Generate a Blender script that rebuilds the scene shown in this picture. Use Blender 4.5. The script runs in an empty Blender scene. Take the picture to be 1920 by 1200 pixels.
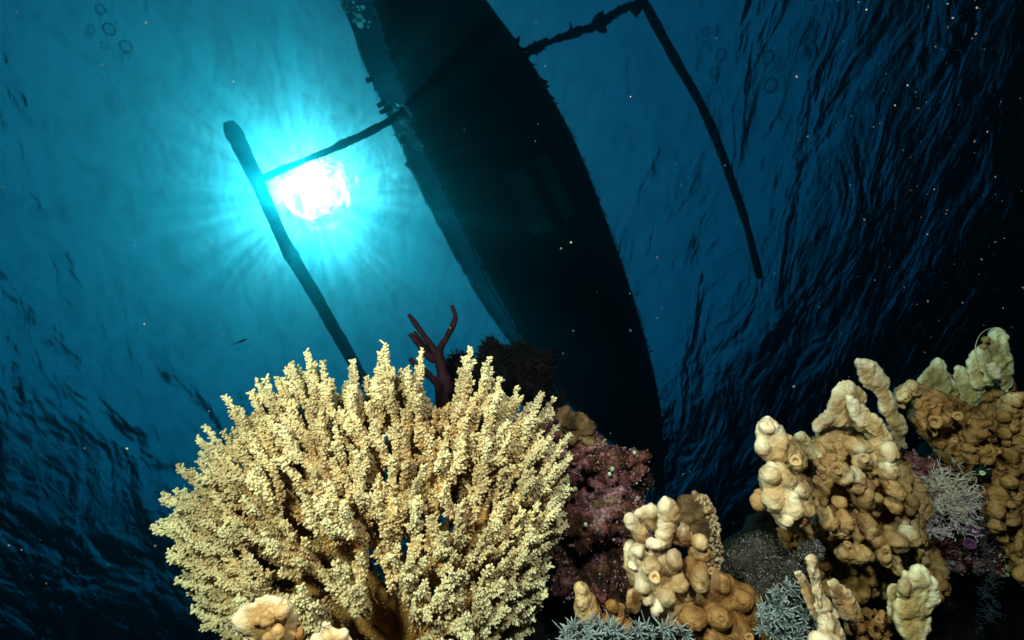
import bpy, bmesh, math, random
import numpy as np
from mathutils import Vector, Matrix, noise as mnoise
random.seed(7); RNG = np.random.default_rng(7)
SC = bpy.context.scene
COL = SC.collection
# ------------------------------------------------------------------ camera
F_PX = 850.0                       # focal length in pixels of a 1920 px wide frame
CAM_Z = 2.0; SURF_Z = 8.0          # seabed at 0, lens at 2 m, sea surface at 8 m
def pix_cam(px, py):
    return Vector((px-960.0, 600.0-py, -F_PX))
UPC = pix_cam(750, 250).normalized()                    # where the vertical points in the frame
YC = Vector((0,-1,0)); YC = (YC - UPC*YC.dot(UPC)).normalized()
XC = YC.cross(UPC)
ROT = Matrix((XC, YC, UPC))                             # camera -> world
CAM = Vector((0,0,CAM_Z))
def ray(px, py): return (ROT @ pix_cam(px, py)).normalized()
def P(px, py, depth):                                   # point at that depth along the optical axis
    return CAM + ROT @ (pix_cam(px, py)*(depth/F_PX))
def S(px, py, z=SURF_Z):                                # point on a horizontal plane
    d = ray(px, py); return CAM + d*((z-CAM_Z)/d.z)
cd = bpy.data.cameras.new("camera"); cam = bpy.data.objects.new("camera", cd); COL.objects.link(cam)
cd.sensor_width = 36; cd.lens = F_PX/1920*36; cd.clip_start = .02; cd.clip_end = 1000
cd.dof.use_dof = True; cd.dof.focus_distance = .60; cd.dof.aperture_fstop = 9.0
cam.matrix_world = Matrix.Translation(CAM) @ ROT.to_4x4()
SC.camera = cam
# ------------------------------------------------------------------ light
SUN = ray(578, 368)
SUN_EL = math.asin(SUN.z); SUN_AZ = math.atan2(SUN.x, SUN.y)
ld = bpy.data.lights.new("sun", 'SUN'); lo = bpy.data.objects.new("sun", ld); COL.objects.link(lo)
ld.energy = 3.0; ld.angle = math.radians(.5); ld.color = (1,.95,.88)
lo.rotation_euler = SUN.to_track_quat('Z','Y').to_euler(); lo.location = (0,0,30)
W = bpy.data.worlds.new("World"); SC.world = W; W.use_nodes = True
nt = W.node_tree; nt.nodes.clear(); N = nt.nodes; L = nt.links
def mathn(nt, op, a=None, b=None, c=None, clamp=False):
    n = nt.nodes.new('ShaderNodeMath'); n.operation = op; n.use_clamp = clamp
    for i, v in enumerate((a,b,c)):
        if v is None: continue
        if isinstance(v, (int,float)): n.inputs[i].default_value = v
        else: nt.links.new(v, n.inputs[i])
    return n.outputs[0]
def vecn(nt, op, a=None, b=None, s=None):
    n = nt.nodes.new('ShaderNodeVectorMath'); n.operation = op
    for i, v in enumerate((a,b)):
        if v is None: continue
        if isinstance(v, (tuple,list,Vector)): n.inputs[i].default_value = tuple(v)
        else: nt.links.new(v, n.inputs[i])
    if s is not None: n.inputs['Scale'].default_value = s
    return n.outputs['Value'] if op in ('DOT_PRODUCT','LENGTH','DISTANCE') else n.outputs['Vector']
sky = N.new('ShaderNodeTexSky'); sky.sky_type = 'NISHITA'; sky.sun_disc = False
sky.sun_elevation = SUN_EL; sky.sun_rotation = SUN_AZ; sky.air_density = 1.2; sky.dust_density = 1.3
tc = N.new('ShaderNodeTexCoord')
bg = N.new('ShaderNodeBackground'); bg.inputs['Strength'].default_value = .11
L.new(sky.outputs[0], bg.inputs['Color'])
# the sun itself, its glow and streaked rays painted into the sky (the lamp has no visible disc)
cs = vecn(nt, 'DOT_PRODUCT', vecn(nt,'NORMALIZE',tc.outputs['Generated']), tuple(SUN))
ang = mathn(nt, 'ARCCOSINE', mathn(nt,'MINIMUM',cs,0.999999))
disc = mathn(nt, 'LESS_THAN', ang, math.radians(2.5))
dirn = vecn(nt,'NORMALIZE',tc.outputs['Generated'])
sv = nt.nodes.new('ShaderNodeCombineXYZ'); [setattr(sv.inputs[i_],'default_value',SUN[i_]) for i_ in range(3)]
prj = nt.nodes.new('ShaderNodeVectorMath'); prj.operation = 'SCALE'; L.new(sv.outputs[0], prj.inputs[0]); L.new(cs, prj.inputs['Scale'])
azi = vecn(nt,'NORMALIZE', vecn(nt,'SUBTRACT', dirn, prj.outputs[0]))      # which way round the sun
def wn(scale, det):
    n = nt.nodes.new('ShaderNodeTexNoise'); n.inputs['Scale'].default_value = scale; n.inputs['Detail'].default_value = det
    n.inputs['Roughness'].default_value = .7; L.new(azi, n.inputs['Vector']); return n.outputs['Fac']
reach = nt.nodes.new('ShaderNodeMapRange'); L.new(wn(5.0, 4), reach.inputs[0])
for i_, v_ in ((1,.34),(2,.68),(3,math.radians(1.7)),(4,math.radians(2.75))): reach.inputs[i_].default_value = v_
aur = mathn(nt, 'EXPONENT', mathn(nt,'MULTIPLY', mathn(nt,'DIVIDE', ang, reach.outputs[0]), -1.0))
bs = N.new('ShaderNodeBackground'); bs.inputs['Color'].default_value = (1,.50,.47,1)
L.new(mathn(nt,'ADD', mathn(nt,'MULTIPLY',disc,140.0), mathn(nt,'MULTIPLY',aur,130.0)), bs.inputs['Strength'])
ad = N.new('ShaderNodeAddShader'); L.new(bg.outputs[0], ad.inputs[0]); L.new(bs.outputs[0], ad.inputs[1])
wo = N.new('ShaderNodeOutputWorld'); L.new(ad.outputs[0], wo.inputs['Surface'])
def strobe(name, loc, target, power, size, color):     # the diver's two strobes, on arms beside the lens
    d = bpy.data.lights.new(name, 'AREA'); o = bpy.data.objects.new(name, d); COL.objects.link(o)
    d.shape = 'DISK'; d.size = size; d.energy = power; d.color = color; d.volume_factor = 0.0
    o.location = loc; o.rotation_euler = (Vector(loc)-Vector(target)).to_track_quat('Z','Y').to_euler()
def camspace(x, y, z): return CAM + ROT @ Vector((x, y, z))
strobe("strobe", camspace(-.30, .20, -.05), P(800,980,.60), 9.6, .06, (1,.76,.50))
strobe("strobe", camspace(.10, .30, -.08), P(1600,980,.60), 7.2, .06, (1,.72,.54))
SC.view_settings.view_transform = 'Standard'; SC.view_settings.look = 'None'
SC.view_settings.exposure = 0; SC.view_settings.gamma = 1
SC.render.engine = 'CYCLES'
cy = SC.cycles; cy.use_denoising = True; cy.max_bounces = 6; cy.transparent_max_bounces = 12
cy.volume_bounces = 0; cy.sample_clamp_indirect = 4; cy.caustics_reflective = False; cy.caustics_refractive = False
# ------------------------------------------------------------------ helpers
def tag(o, label=None, cat=None, group=None, kind=None):
    if label: o['label'] = label
    if cat: o['category'] = cat
    if group: o['group'] = group
    if kind: o['kind'] = kind
    return o
def empty(name, loc):
    o = bpy.data.objects.new(name, None); COL.objects.link(o); o.location = loc; o.empty_display_size = .05
    return o
def mesh_obj(name, verts, faces, mat, parent=None, smooth=True, attr=None):
    """verts in world space; a child keeps its place through the parent's location"""
    me = bpy.data.meshes.new(name)
    v = np.asarray(verts, dtype=np.float32).reshape(-1,3)
    off = np.array(parent_loc(parent), dtype=np.float32)
    v = v - off
    if isinstance(faces, np.ndarray):
        k = faces.shape[1]; n = len(faces)
        me.vertices.add(len(v)); me.vertices.foreach_set('co', v.ravel())
        me.loops.add(n*k); me.loops.foreach_set('vertex_index', faces.astype(np.int32).ravel())
        me.polygons.add(n); me.polygons.foreach_set('loop_start', np.arange(0,n*k,k,dtype=np.int32))
        me.update(calc_edges=True)
    else:
        me.from_pydata(v.tolist(), [], faces)
    if attr is not None:
        for k_, a in attr.items():
            at = me.attributes.new(k_, 'FLOAT', 'POINT'); at.data.foreach_set('value', np.asarray(a, dtype=np.float32))
    me.validate()
    if smooth: me.polygons.foreach_set('use_smooth', [True]*len(me.polygons))
    me.materials.append(mat)
    o = bpy.data.objects.new(name, me); COL.objects.link(o)
    if parent: o.parent = parent
    return o
def parent_loc(p):
    l = Vector((0,0,0))
    while p is not None: l += p.location; p = p.parent
    return l
def new_mat(name, rough=.7, spec=.3):
    m = bpy.data.materials.new(name); m.use_nodes = True
    b = m.node_tree.nodes['Principled BSDF']; b.inputs['Roughness'].default_value = rough
    b.inputs['Specular IOR Level'].default_value = spec
    return m, m.node_tree, b
def ramp(nt, fac, stops, interp='LINEAR'):
    r = nt.nodes.new('ShaderNodeValToRGB'); r.color_ramp.interpolation = interp
    el = r.color_ramp.elements
    while len(el) < len(stops): el.new(.5)
    for e, (p, c) in zip(el, stops): e.position = p; e.color = (*c, 1)
    nt.links.new(fac, r.inputs[0]); return r.outputs[0]
def noisen(nt, scale, detail=4, rough=.55, vec=None, dist=0.0, typ=None):
    n = nt.nodes.new('ShaderNodeTexNoise'); n.inputs['Scale'].default_value = scale
    n.inputs['Detail'].default_value = detail; n.inputs['Roughness'].default_value = rough
    n.inputs['Distortion'].default_value = dist
    if vec is None:
        t = nt.nodes.new('ShaderNodeTexCoord'); vec = t.outputs['Object']
    nt.links.new(vec, n.inputs['Vector']); return n.outputs['Fac']
def mixc(nt, fac, a, b, mode='MIX'):
    n = nt.nodes.new('ShaderNodeMix'); n.data_type = 'RGBA'; n.blend_type = mode
    for s, v in ((n.inputs[0],fac),(n.inputs[6],a),(n.inputs[7],b)):
        if isinstance(v,(int,float)): s.default_value = v
        elif isinstance(v,(tuple,list)): s.default_value = (*v,1)
        else: nt.links.new(v, s)
    return n.outputs[2]
def bumpn(nt, h, strength=.5, dist=.01, normal=None):
    n = nt.nodes.new('ShaderNodeBump'); n.inputs['Strength'].default_value = strength; n.inputs['Distance'].default_value = dist
    nt.links.new(h, n.inputs['Height'])
    if normal is not None: nt.links.new(normal, n.inputs['Normal'])
    return n.outputs[0]
def fbm2(x, y, seed=0, octaves=4, freq=1.0, gain=.5):
    """cheap numpy gradient-free noise: sums of rotated sines with random phases"""
    r = np.random.default_rng(seed); out = np.zeros_like(x); a = 1.0; f = freq
    for o in range(octaves):
        for k in range(5):
            th = r.uniform(0, 2*math.pi); ph = r.uniform(0, 2*math.pi); ff = f*r.uniform(.7,1.4)
            out += a/5*np.sin(ff*(x*math.cos(th)+y*math.sin(th))+ph + 1.3*np.sin(.6*ff*(y*math.cos(th)-x*math.sin(th))+ph*2))
        a *= gain; f *= 1.9
    return out
# ------------------------------------------------------------------ water surface, seabed, water haze
def make_surface():
    n = 520
    t = np.linspace(-1,1,n); s = np.sign(t)*(np.abs(t)**2.2)*90 + t*10      # dense over the boat, coarse far out
    X, Y = np.meshgrid(s, s, indexing='ij')
    wind = math.radians(28)
    u = X*math.cos(wind)+Y*math.sin(wind); v = -X*math.sin(wind)+Y*math.cos(wind)
    Z = .05*fbm2(u*1.0, v*.4, 3, 2, 1.5) + .016*fbm2(u, v*.45, 5, 3, 5.0)
    Z += SURF_Z
    V = np.stack([X,Y,Z],-1).reshape(-1,3)
    i = np.arange((n-1)*n).reshape(n-1,n)[:, :-1].ravel()
    F = np.stack([i, i+n, i+n+1, i+1], 1)
    m = bpy.data.materials.new("sea_surface"); m.use_nodes = True; nt = m.node_tree; nt.nodes.clear()
    tcn = nt.nodes.new('ShaderNodeTexCoord')
    mp = nt.nodes.new('ShaderNodeMapping'); mp.inputs['Rotation'].default_value = (0,0,-wind); mp.inputs['Scale'].default_value = (1,.5,1)
    nt.links.new(tcn.outputs['Object'], mp.inputs['Vector'])
    n1 = noisen(nt, 1.2, 3, .55, mp.outputs[0], .6)
    n2 = noisen(nt, 4.5, 4, .6, mp.outputs[0], 1.0)
    h = mathn(nt,'ADD', mathn(nt,'MULTIPLY',n1,1.0), mathn(nt,'MULTIPLY',n2,.16))
    bp = bumpn(nt, h, 1.0, .15)
    g = nt.nodes.new('ShaderNodeNewGeometry')
    c = mathn(nt,'ABSOLUTE', vecn(nt,'DOT_PRODUCT', bp, g.outputs['Incoming']))
    mr = nt.nodes.new('ShaderNodeMapRange'); mr.interpolation_type = 'SMOOTHSTEP'
    nt.links.new(c, mr.inputs[0]); mr.inputs[1].default_value = .61; mr.inputs[2].default_value = .76
    win = mr.outputs[0]                                    # 1 inside the window of clear sky, 0 where the surface mirrors the deep
    gl = nt.nodes.new('ShaderNodeBsdfGlossy'); gl.inputs['Roughness'].default_value = .12; gl.inputs['Color'].default_value = (.9,.9,.9,1)
    nt.links.new(bp, gl.inputs['Normal'])
    # clear part: sky straight through, ripple lights and darks tinted into its transparent colour
    # noise tint stands in for ripples focusing the sun; the sky gets a fainter one
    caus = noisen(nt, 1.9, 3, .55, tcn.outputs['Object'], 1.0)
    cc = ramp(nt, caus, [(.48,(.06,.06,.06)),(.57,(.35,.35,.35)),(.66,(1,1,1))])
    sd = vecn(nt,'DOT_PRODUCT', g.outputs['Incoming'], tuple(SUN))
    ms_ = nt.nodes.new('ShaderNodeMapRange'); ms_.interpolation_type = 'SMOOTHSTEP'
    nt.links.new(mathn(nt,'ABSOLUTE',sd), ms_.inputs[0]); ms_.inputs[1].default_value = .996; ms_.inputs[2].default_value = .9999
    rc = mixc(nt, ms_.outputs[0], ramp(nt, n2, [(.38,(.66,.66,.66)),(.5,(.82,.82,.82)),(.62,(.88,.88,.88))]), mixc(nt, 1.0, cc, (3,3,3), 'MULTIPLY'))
    tr = nt.nodes.new('ShaderNodeBsdfTransparent'); nt.links.new(rc, tr.inputs['Color'])
    rf = nt.nodes.new('ShaderNodeBsdfRefraction'); rf.inputs['IOR'].default_value = 1.16; rf.inputs['Roughness'].default_value = .0
    nt.links.new(bp, rf.inputs['Normal'])
    ms = nt.nodes.new('ShaderNodeMixShader'); ms.inputs[0].default_value = .3
    nt.links.new(tr.outputs[0], ms.inputs[1]); nt.links.new(rf.outputs[0], ms.inputs[2])
    m2 = nt.nodes.new('ShaderNodeMixShader'); nt.links.new(win, m2.inputs[0])
    nt.links.new(gl.outputs[0], m2.inputs[1]); nt.links.new(ms.outputs[0], m2.inputs[2])
    o_ = nt.nodes.new('ShaderNodeOutputMaterial'); nt.links.new(m2.outputs[0], o_.inputs['Surface'])
    o = mesh_obj('water_surface', V, F, m)
    tag(o, kind='structure')
make_surface()
def make_seabed():
    n = 160; s = np.linspace(-1,1,n); s = np.sign(s)*(np.abs(s)**2)*95+s*5
    X, Y = np.meshgrid(s, s, indexing='ij')
    Z = .12*fbm2(X,Y,11,4,1.2) - .25*np.clip(np.hypot(X,Y)-3,0,12)
    V = np.stack([X,Y,Z],-1).reshape(-1,3)
    i = np.arange((n-1)*n).reshape(n-1,n)[:, :-1].ravel(); F = np.stack([i, i+n, i+n+1, i+1], 1)
    m, nt, b = new_mat('seabed_sand', .9)
    nt.links.new(ramp(nt, noisen(nt, 3, 6), [(.3,(.03,.03,.025)),(.7,(.1,.09,.07))]), b.inputs['Base Color'])
    tag(mesh_obj('seabed', V, F, m), kind='structure')
make_seabed()
def make_haze():
    m = bpy.data.materials.new('water_haze'); m.use_nodes = True; nt = m.node_tree; nt.nodes.clear()
    pv = nt.nodes.new('ShaderNodeVolumePrincipled')
    pv.inputs['Density'].default_value = .6
    pv.inputs['Color'].default_value = (.004,.038,.045,1)
    pv.inputs['Absorption Color'].default_value = (.01,.51,.60,1)
    pv.inputs['Anisotropy'].default_value = .94
    o_ = nt.nodes.new('ShaderNodeOutputMaterial'); nt.links.new(pv.outputs[0], o_.inputs['Volume'])
    lo, hi = (-120,-120,-8), (120,120,SURF_Z+1.6)
    V = [(x,y,z) for x in (lo[0],hi[0]) for y in (lo[1],hi[1]) for z in (lo[2],hi[2])]
    F = [(0,1,3,2),(4,6,7,5),(0,4,5,1),(2,3,7,6),(0,2,6,4),(1,5,7,3)]
    tag(mesh_obj('haze', V, F, m, smooth=False), kind='stuff')
make_haze()
# ------------------------------------------------------------------ geometry builders
def resample(pts, n, smooth=True):
    p = np.array([list(q) for q in pts], dtype=float); k = len(p)
    d = np.r_[0, np.cumsum(np.linalg.norm(np.diff(p,axis=0),axis=1))]; t = np.linspace(0,d[-1],n)
    if not smooth or k < 3: return np.stack([np.interp(t,d,p[:,j]) for j in range(p.shape[1])],1)
    m = np.gradient(p, d, axis=0); i = np.clip(np.searchsorted(d,t,side='right')-1,0,k-2)
    h = (d[i+1]-d[i])[:,None]; s = ((t-d[i])[:,None])/h
    return (2*s**3-3*s**2+1)*p[i]+(s**3-2*s**2+s)*h*m[i]+(-2*s**3+3*s**2)*p[i+1]+(s**3-s**2)*h*m[i+1]
def tube(path, radii, sides=10, rough=0.0, seed=0, squash=1.0, cap=True, rfreq=6.0):
    path = np.asarray(path, float); n = len(path); radii = np.broadcast_to(np.asarray(radii, float),(n,)).copy()
    T = np.gradient(path, axis=0); T /= np.linalg.norm(T,axis=1)[:,None]+1e-12
    a = np.array([0,0,1.]) if abs(T[0][2])<.9 else np.array([1.,0,0]); V=[]; nv = np.cross(T[0],a); nv/=np.linalg.norm(nv)
    r = np.random.default_rng(seed); ph = r.uniform(0,6.28,8)
    ang = np.linspace(0,2*math.pi,sides,endpoint=False)
    dist = np.r_[0,np.cumsum(np.linalg.norm(np.diff(path,axis=0),axis=1))]
    rings=[]
    for i in range(n):
        nv = nv - T[i]*nv.dot(T[i]); nv/=np.linalg.norm(nv)+1e-12; bv=np.cross(T[i],nv)
        s = dist[i]*rfreq
        rr = radii[i]*(1+rough*(np.sin(2*ang+ph[0]+s*1.7)*.35+np.sin(3*ang+ph[1]-s*2.9)*.3+np.sin(5*ang+ph[2]+s*5.1)*.25+.5*math.sin(s*2.3+ph[3])+.4*math.sin(s*5.7+ph[4])+.3*r.normal()))
        rr = np.maximum(rr, radii[i]*.15)
        rings.append(path[i]+ (np.cos(ang)*rr)[:,None]*nv + (np.sin(ang)*rr*squash)[:,None]*bv)
    V = np.concatenate(rings); F=[]
    for i in range(n-1):
        for j in range(sides):
            k=(j+1)%sides; F.append((i*sides+j,i*sides+k,(i+1)*sides+k,(i+1)*sides+j))
    if cap:
        F.append(tuple(range(sides))[::-1]); F.append(tuple((n-1)*sides+j for j in range(sides)))
    return V, F
def merge(parts):
    V=[];F=[];o=0
    for v,f in parts:
        V.append(np.asarray(v).reshape(-1,3)); F += [tuple(int(x)+o for x in q) for q in f]; o+=len(V[-1])
    return np.concatenate(V), F
def prism(poly, off):
    """thick slab: polygon of 3-D points pushed along off"""
    poly=[Vector(p) for p in poly]; off=Vector(off); n=len(poly)
    V=[tuple(p) for p in poly]+[tuple(p+off) for p in poly]
    F=[tuple(range(n))[::-1],tuple(range(n,2*n))]+[(i,(i+1)%n,n+(i+1)%n,n+i) for i in range(n)]
    return V,F
# ------------------------------------------------------------------ outrigger boat
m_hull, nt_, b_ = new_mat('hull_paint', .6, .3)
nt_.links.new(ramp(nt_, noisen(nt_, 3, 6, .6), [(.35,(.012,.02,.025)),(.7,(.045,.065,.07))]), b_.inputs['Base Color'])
nt_.links.new(bumpn(nt_, noisen(nt_, 30, 5, .6), .5, .02), b_.inputs['Normal'])
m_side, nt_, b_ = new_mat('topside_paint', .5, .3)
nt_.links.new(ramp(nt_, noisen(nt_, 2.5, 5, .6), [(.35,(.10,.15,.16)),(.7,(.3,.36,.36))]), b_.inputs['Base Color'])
m_weed, nt_, b_ = new_mat('hull_weed', .9, .1)
nt_.links.new(ramp(nt_, noisen(nt_, 9, 4), [(.3,(.01,.016,.012)),(.7,(.04,.055,.035))]), b_.inputs['Base Color'])
m_bamboo, nt_, b_ = new_mat('weathered_bamboo', .8, .2)
nt_.links.new(ramp(nt_, noisen(nt_, 7, 5), [(.3,(.08,.09,.08)),(.7,(.24,.26,.2))]), b_.inputs['Base Color'])
m_board, nt_, b_ = new_mat('keel_board_paint', .6, .3)
nt_.links.new(ramp(nt_, noisen(nt_, 6, 5), [(.3,(.7,.78,.8)),(.7,(.86,.9,.9))]), b_.inputs['Base Color'])
m_foam, nt_, b_ = new_mat('foam', .4, .5); b_.inputs['Base Color'].default_value=(.8,.85,.85,1)
tl_=nt_.nodes.new('ShaderNodeBsdfTranslucent'); tl_.inputs['Color'].default_value=(.9,.95,.95,1); mx_=nt_.nodes.new('ShaderNodeMixShader'); mx_.inputs[0].default_value=.8; nt_.links.new(b_.outputs[0],mx_.inputs[1]); nt_.links.new(tl_.outputs[0],mx_.inputs[2]); nt_.links.new(mx_.outputs[0],nt_.nodes['Material Output'].inputs['Surface'])
def ragged(path, n, size, seed, down=.06):
    """short torn blades of weed hanging along a line"""
    r = np.random.default_rng(seed); path=np.asarray(path); out=[]
    T=np.gradient(path,axis=0)
    for _ in range(n):
        i=r.integers(0,len(path)-1); c=path[i]+(path[i+1]-path[i])*r.random()
        t=T[i]/np.linalg.norm(T[i]); side=np.cross(t,[0,0,1]); 
        L=size*r.lognormal(0,.55); w=L*r.uniform(.25,.6)
        d=side*r.choice([-1,1])*r.uniform(.2,1)+t*r.uniform(-1,1)+np.array([0,0,-1])*r.uniform(0,.8); d/=np.linalg.norm(d)
        q=np.cross(d,r.normal(size=3)); q/=np.linalg.norm(q); z=np.cross(d,q)*w*.25
        c=c+np.array([0,0,-down*r.random()])
        pts=[c-q*w, c+q*w, c+d*L*.5+q*w*.7, c+d*L+q*w*.1*r.normal(), c+d*L*.6-q*w*.6]
        v=[p+z for p in pts]+[p-z for p in pts]
        f=[(0,1,2,3,4),(9,8,7,6,5)]+[(k,5+k,5+(k+1)%5,(k+1)%5) for k in range(5)]
        out.append((v,f))
    return merge(out)
def boat():
    R = [(700,-330),(800,-160),(905,0),(985,105),(1060,230),(1128,390),(1168,500),(1196,590),(1217,670),(1231,740),(1239,820),(1241,930)]
    Lw= [(520,-330),(610,-160),(700,5),(745,140),(790,262),(848,380),(903,490),(960,598),(1020,695),(1090,780),(1165,845),(1236,925)]
    Lg= [(460,-330),(560,-160),(648,5),(690,120),(740,232),(790,345),(835,435),(880,520),(932,600),(985,672),(1050,742),(1150,815)]
    ns=60
    Rw=resample([S(*p) for p in R],ns); Lq=resample([S(*p) for p in Lw],ns); GZ=SURF_Z+1.05
    Lgun=resample([S(*p,z=GZ) for p in Lg],ns)
    t=np.linspace(0,1,ns)[:,None]; ctr=(Rw+Lq)/2; half=(Rw-Lq)/2
    draft=(.55*(1-t**4)+.12); up=np.array([0,0,1.])
    Rgun=Rw.copy(); Rgun[:,2]=GZ; Rgun[:,:2]+= (half[:,:2]*.10)
    rows=[Lgun, Lq+up*.25-half*.02, Lq, Lq+half*.10-up*draft*.45, Lq+half*.35-up*draft*.85, ctr-up*draft*1.08, Rw-half*.35-up*draft*.85, Rw-half*.10-up*draft*.45, Rw, Rw+up*.3, Rgun]
    root=empty('outrigger_boat', tuple(ctr[ns//2]*np.array([1,1,0])+np.array([0,0,SURF_Z-.6])))
    tag(root,'dark wooden boat with two outrigger poles, seen from below at the surface','boat')
    hullrows=rows[2:9]; k=len(hullrows)
    V=np.stack(hullrows,1).reshape(-1,3); F=[(i*k+j,i*k+j+1,(i+1)*k+j+1,(i+1)*k+j) for i in range(ns-1) for j in range(k-1)]
    F+= [tuple(range(k)), tuple((ns-1)*k+j for j in range(k))[::-1]]
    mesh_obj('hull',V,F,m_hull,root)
    s=[rows[0],rows[1],rows[2]+up*.003]; V=np.stack(s,1).reshape(-1,3); k=3
    F=[(i*k+j,(i+1)*k+j,(i+1)*k+j+1,i*k+j+1) for i in range(ns-1) for j in range(k-1)]
    s2=[rows[8]+up*.003,rows[9],rows[10]]; V2=np.stack(s2,1).reshape(-1,3)
    Vd=np.stack([rows[0]+up*.004,(rows[0]+rows[10])/2+up*.12,rows[10]+up*.004],1).reshape(-1,3)
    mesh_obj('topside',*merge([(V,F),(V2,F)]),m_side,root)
    mesh_obj('deck',Vd,F,m_side,root)
    # gunwale rail
    mesh_obj('gunwale',*merge([tube(Lgun+up*.03,.05,8,.15,1),tube(Rgun+up*.03,.05,8,.15,2)]),m_bamboo,root)
    w=ragged(np.concatenate([Rw-up*.02]),700,.015,5); tag(mesh_obj('weed_fringe',*w,m_weed,root,smooth=False),kind='stuff')
    w=ragged(Lgun+up*.0,900,.03,6); mesh_obj('ragged_topside_edge',*w,m_side,root,smooth=False)  # jagged slivers shaped to imitate refraction breaking up the topside's edge
    w=ragged(Lq-up*.02,900,.018,9); tag(mesh_obj('weed_fringe',*w,m_weed,root,smooth=False),kind='stuff')
    # foam along the side, its white blobs also standing in for sun glints
    r=np.random.default_rng(3); fo=[]
    def fline(a,b,n,sp):
        A=np.array(S(*a,z=SURF_Z-.04));B=np.array(S(*b,z=SURF_Z-.04))
        for _ in range(n):
            u=r.random(); c=A+(B-A)*u+r.normal(size=3)*sp; c[2]=min(c[2],SURF_Z-.02)
            bm=icos(1); v=bm[0]*np.array([r.uniform(.6,1.6),r.uniform(.6,1.6),.5])*r.lognormal(math.log(.013),.5)+c; fo.append((v,bm[1]))
    fline((757,212),(800,278),90,.022); fline((752,250),(765,278),50,.03); fline((765,277),(800,278),22,.01); fline((655,5),(680,40),50,.05); fline((745,200),(760,225),20,.04)
    tag(mesh_obj('wash_foam',*merge(fo),m_foam,root),None,kind='stuff')
    # keel boards under the hull
    def board(q,dep,base):
        z=SURF_Z-base
        lo_=[S(*p,z=z-dep) for p in q]
        mesh_obj('keel_board',*prism(lo_,(0,0,dep+.2)),m_board,root,smooth=False)
    board([(945,325),(985,313),(1041,430),(1001,444)],.12,.72)
    board([(1003,300),(1027,289),(1081,402),(1058,414)],.16,.66)
    # floats and cross beams
    fl=resample([S(*p,z=SURF_Z-.05) for p in [(428,228),(478,330),(530,448),(598,566),(660,675),(720,780)]],60)
    rad=.078*(1+.10*np.exp(-((np.arange(60)%9-4)/.8)**2)); rad[0]=.05; rad[1]=.085; rad[2]=.09
    mesh_obj('float_pole',*tube(fl,rad,12,.10,11,rfreq=2.2),m_bamboo,root)
    fr=resample([S(*p,z=SURF_Z-.05) for p in [(1150,-110),(1205,0),(1262,105),(1322,212),(1362,312),(1402,432),(1424,520)]],70)
    mesh_obj('float_pole',*tube(fr,.055*(1+.10*np.exp(-((np.arange(70)%10-4)/.8)**2)),12,.10,12,rfreq=2.2),m_bamboo,root)
    bl=resample([S(*p,z=SURF_Z-.02) for p in [(760,208),(735,224),(690,248),(640,272),(560,305),(484,338)]],50)
    mesh_obj('cross_beam',*tube(bl,np.linspace(.045,.035,50),10,.22,13,rfreq=3),m_bamboo,root)
    br=resample([S(*p,z=SURF_Z-.02) for p in [(965,110),(1000,92),(1040,75),(1075,62),(1120,48),(1150,28),(1200,2)]],80)
    mesh_obj('cross_beam',*tube(br,.042,10,.45,14,rfreq=5),m_bamboo,root)
    w=ragged(br,420,.03,15); tag(mesh_obj('weed_tuft',*w,m_weed,root,smooth=False),kind='stuff')
    for a,b in (((700,146),(686,152)),((722,190),(708,200)),((735,200),(712,212))):
        mesh_obj('beam_end',*tube(resample([S(*a),S(*b)],6),.03,8,.4,16),m_bamboo,root)
    # thin pale line where the topside strip meets the hull
    ln=resample([S(*p,z=SURF_Z+.15) for p in [(795,282),(850,392),(930,560),(985,650)]],40)
    mesh_obj('topside_edge_line',*tube(ln,.012,6),m_board,root)
_ico={}
def icos(sub):
    if sub not in _ico:
        bm=bmesh.new(); bmesh.ops.create_icosphere(bm,subdivisions=sub,radius=1)
        _ico[sub]=(np.array([v.co[:] for v in bm.verts]),[tuple(v.index for v in f.verts) for f in bm.faces]); bm.free()
    return _ico[sub]
boat()
# ------------------------------------------------------------------ organic shape tools
ROTN = np.array(ROT)
def Pn(a):                                            # rows (px, py, depth) -> world points
    a = np.asarray(a, float).reshape(-1,3)
    c = np.stack([a[:,0]-960, 600-a[:,1], np.full(len(a),-F_PX)],1)*(a[:,2]/F_PX)[:,None]
    return c @ ROTN.T + np.array(CAM)
def to_px(v):                                         # world -> (px, py, depth)
    c = (np.asarray(v)-np.array(CAM)) @ ROTN
    return np.stack([960+c[:,0]/-c[:,2]*F_PX, 600-c[:,1]/-c[:,2]*F_PX, -c[:,2]],1)
def inside(poly, x, y):
    p = np.asarray(poly,float); n=len(p); r=np.zeros(x.shape,bool); j=n-1
    for i in range(n):
        c=((p[i,1]>y)!=(p[j,1]>y)) & (x < (p[j,0]-p[i,0])*(y-p[i,1])/(p[j,1]-p[i,1]+1e-9)+p[i,0]); r^=c; j=i
    return r
def edge_dist(poly, x, y):
    p=np.asarray(poly,float); d=np.full(x.shape,1e9)
    for i in range(len(p)):
        a=p[i]; b=p[(i+1)%len(p)]; ab=b-a; t=np.clip(((x-a[0])*ab[0]+(y-a[1])*ab[1])/(ab@ab+1e-9),0,1)
        d=np.minimum(d,np.hypot(x-a[0]-t*ab[0], y-a[1]-t*ab[1]))
    return d
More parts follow.
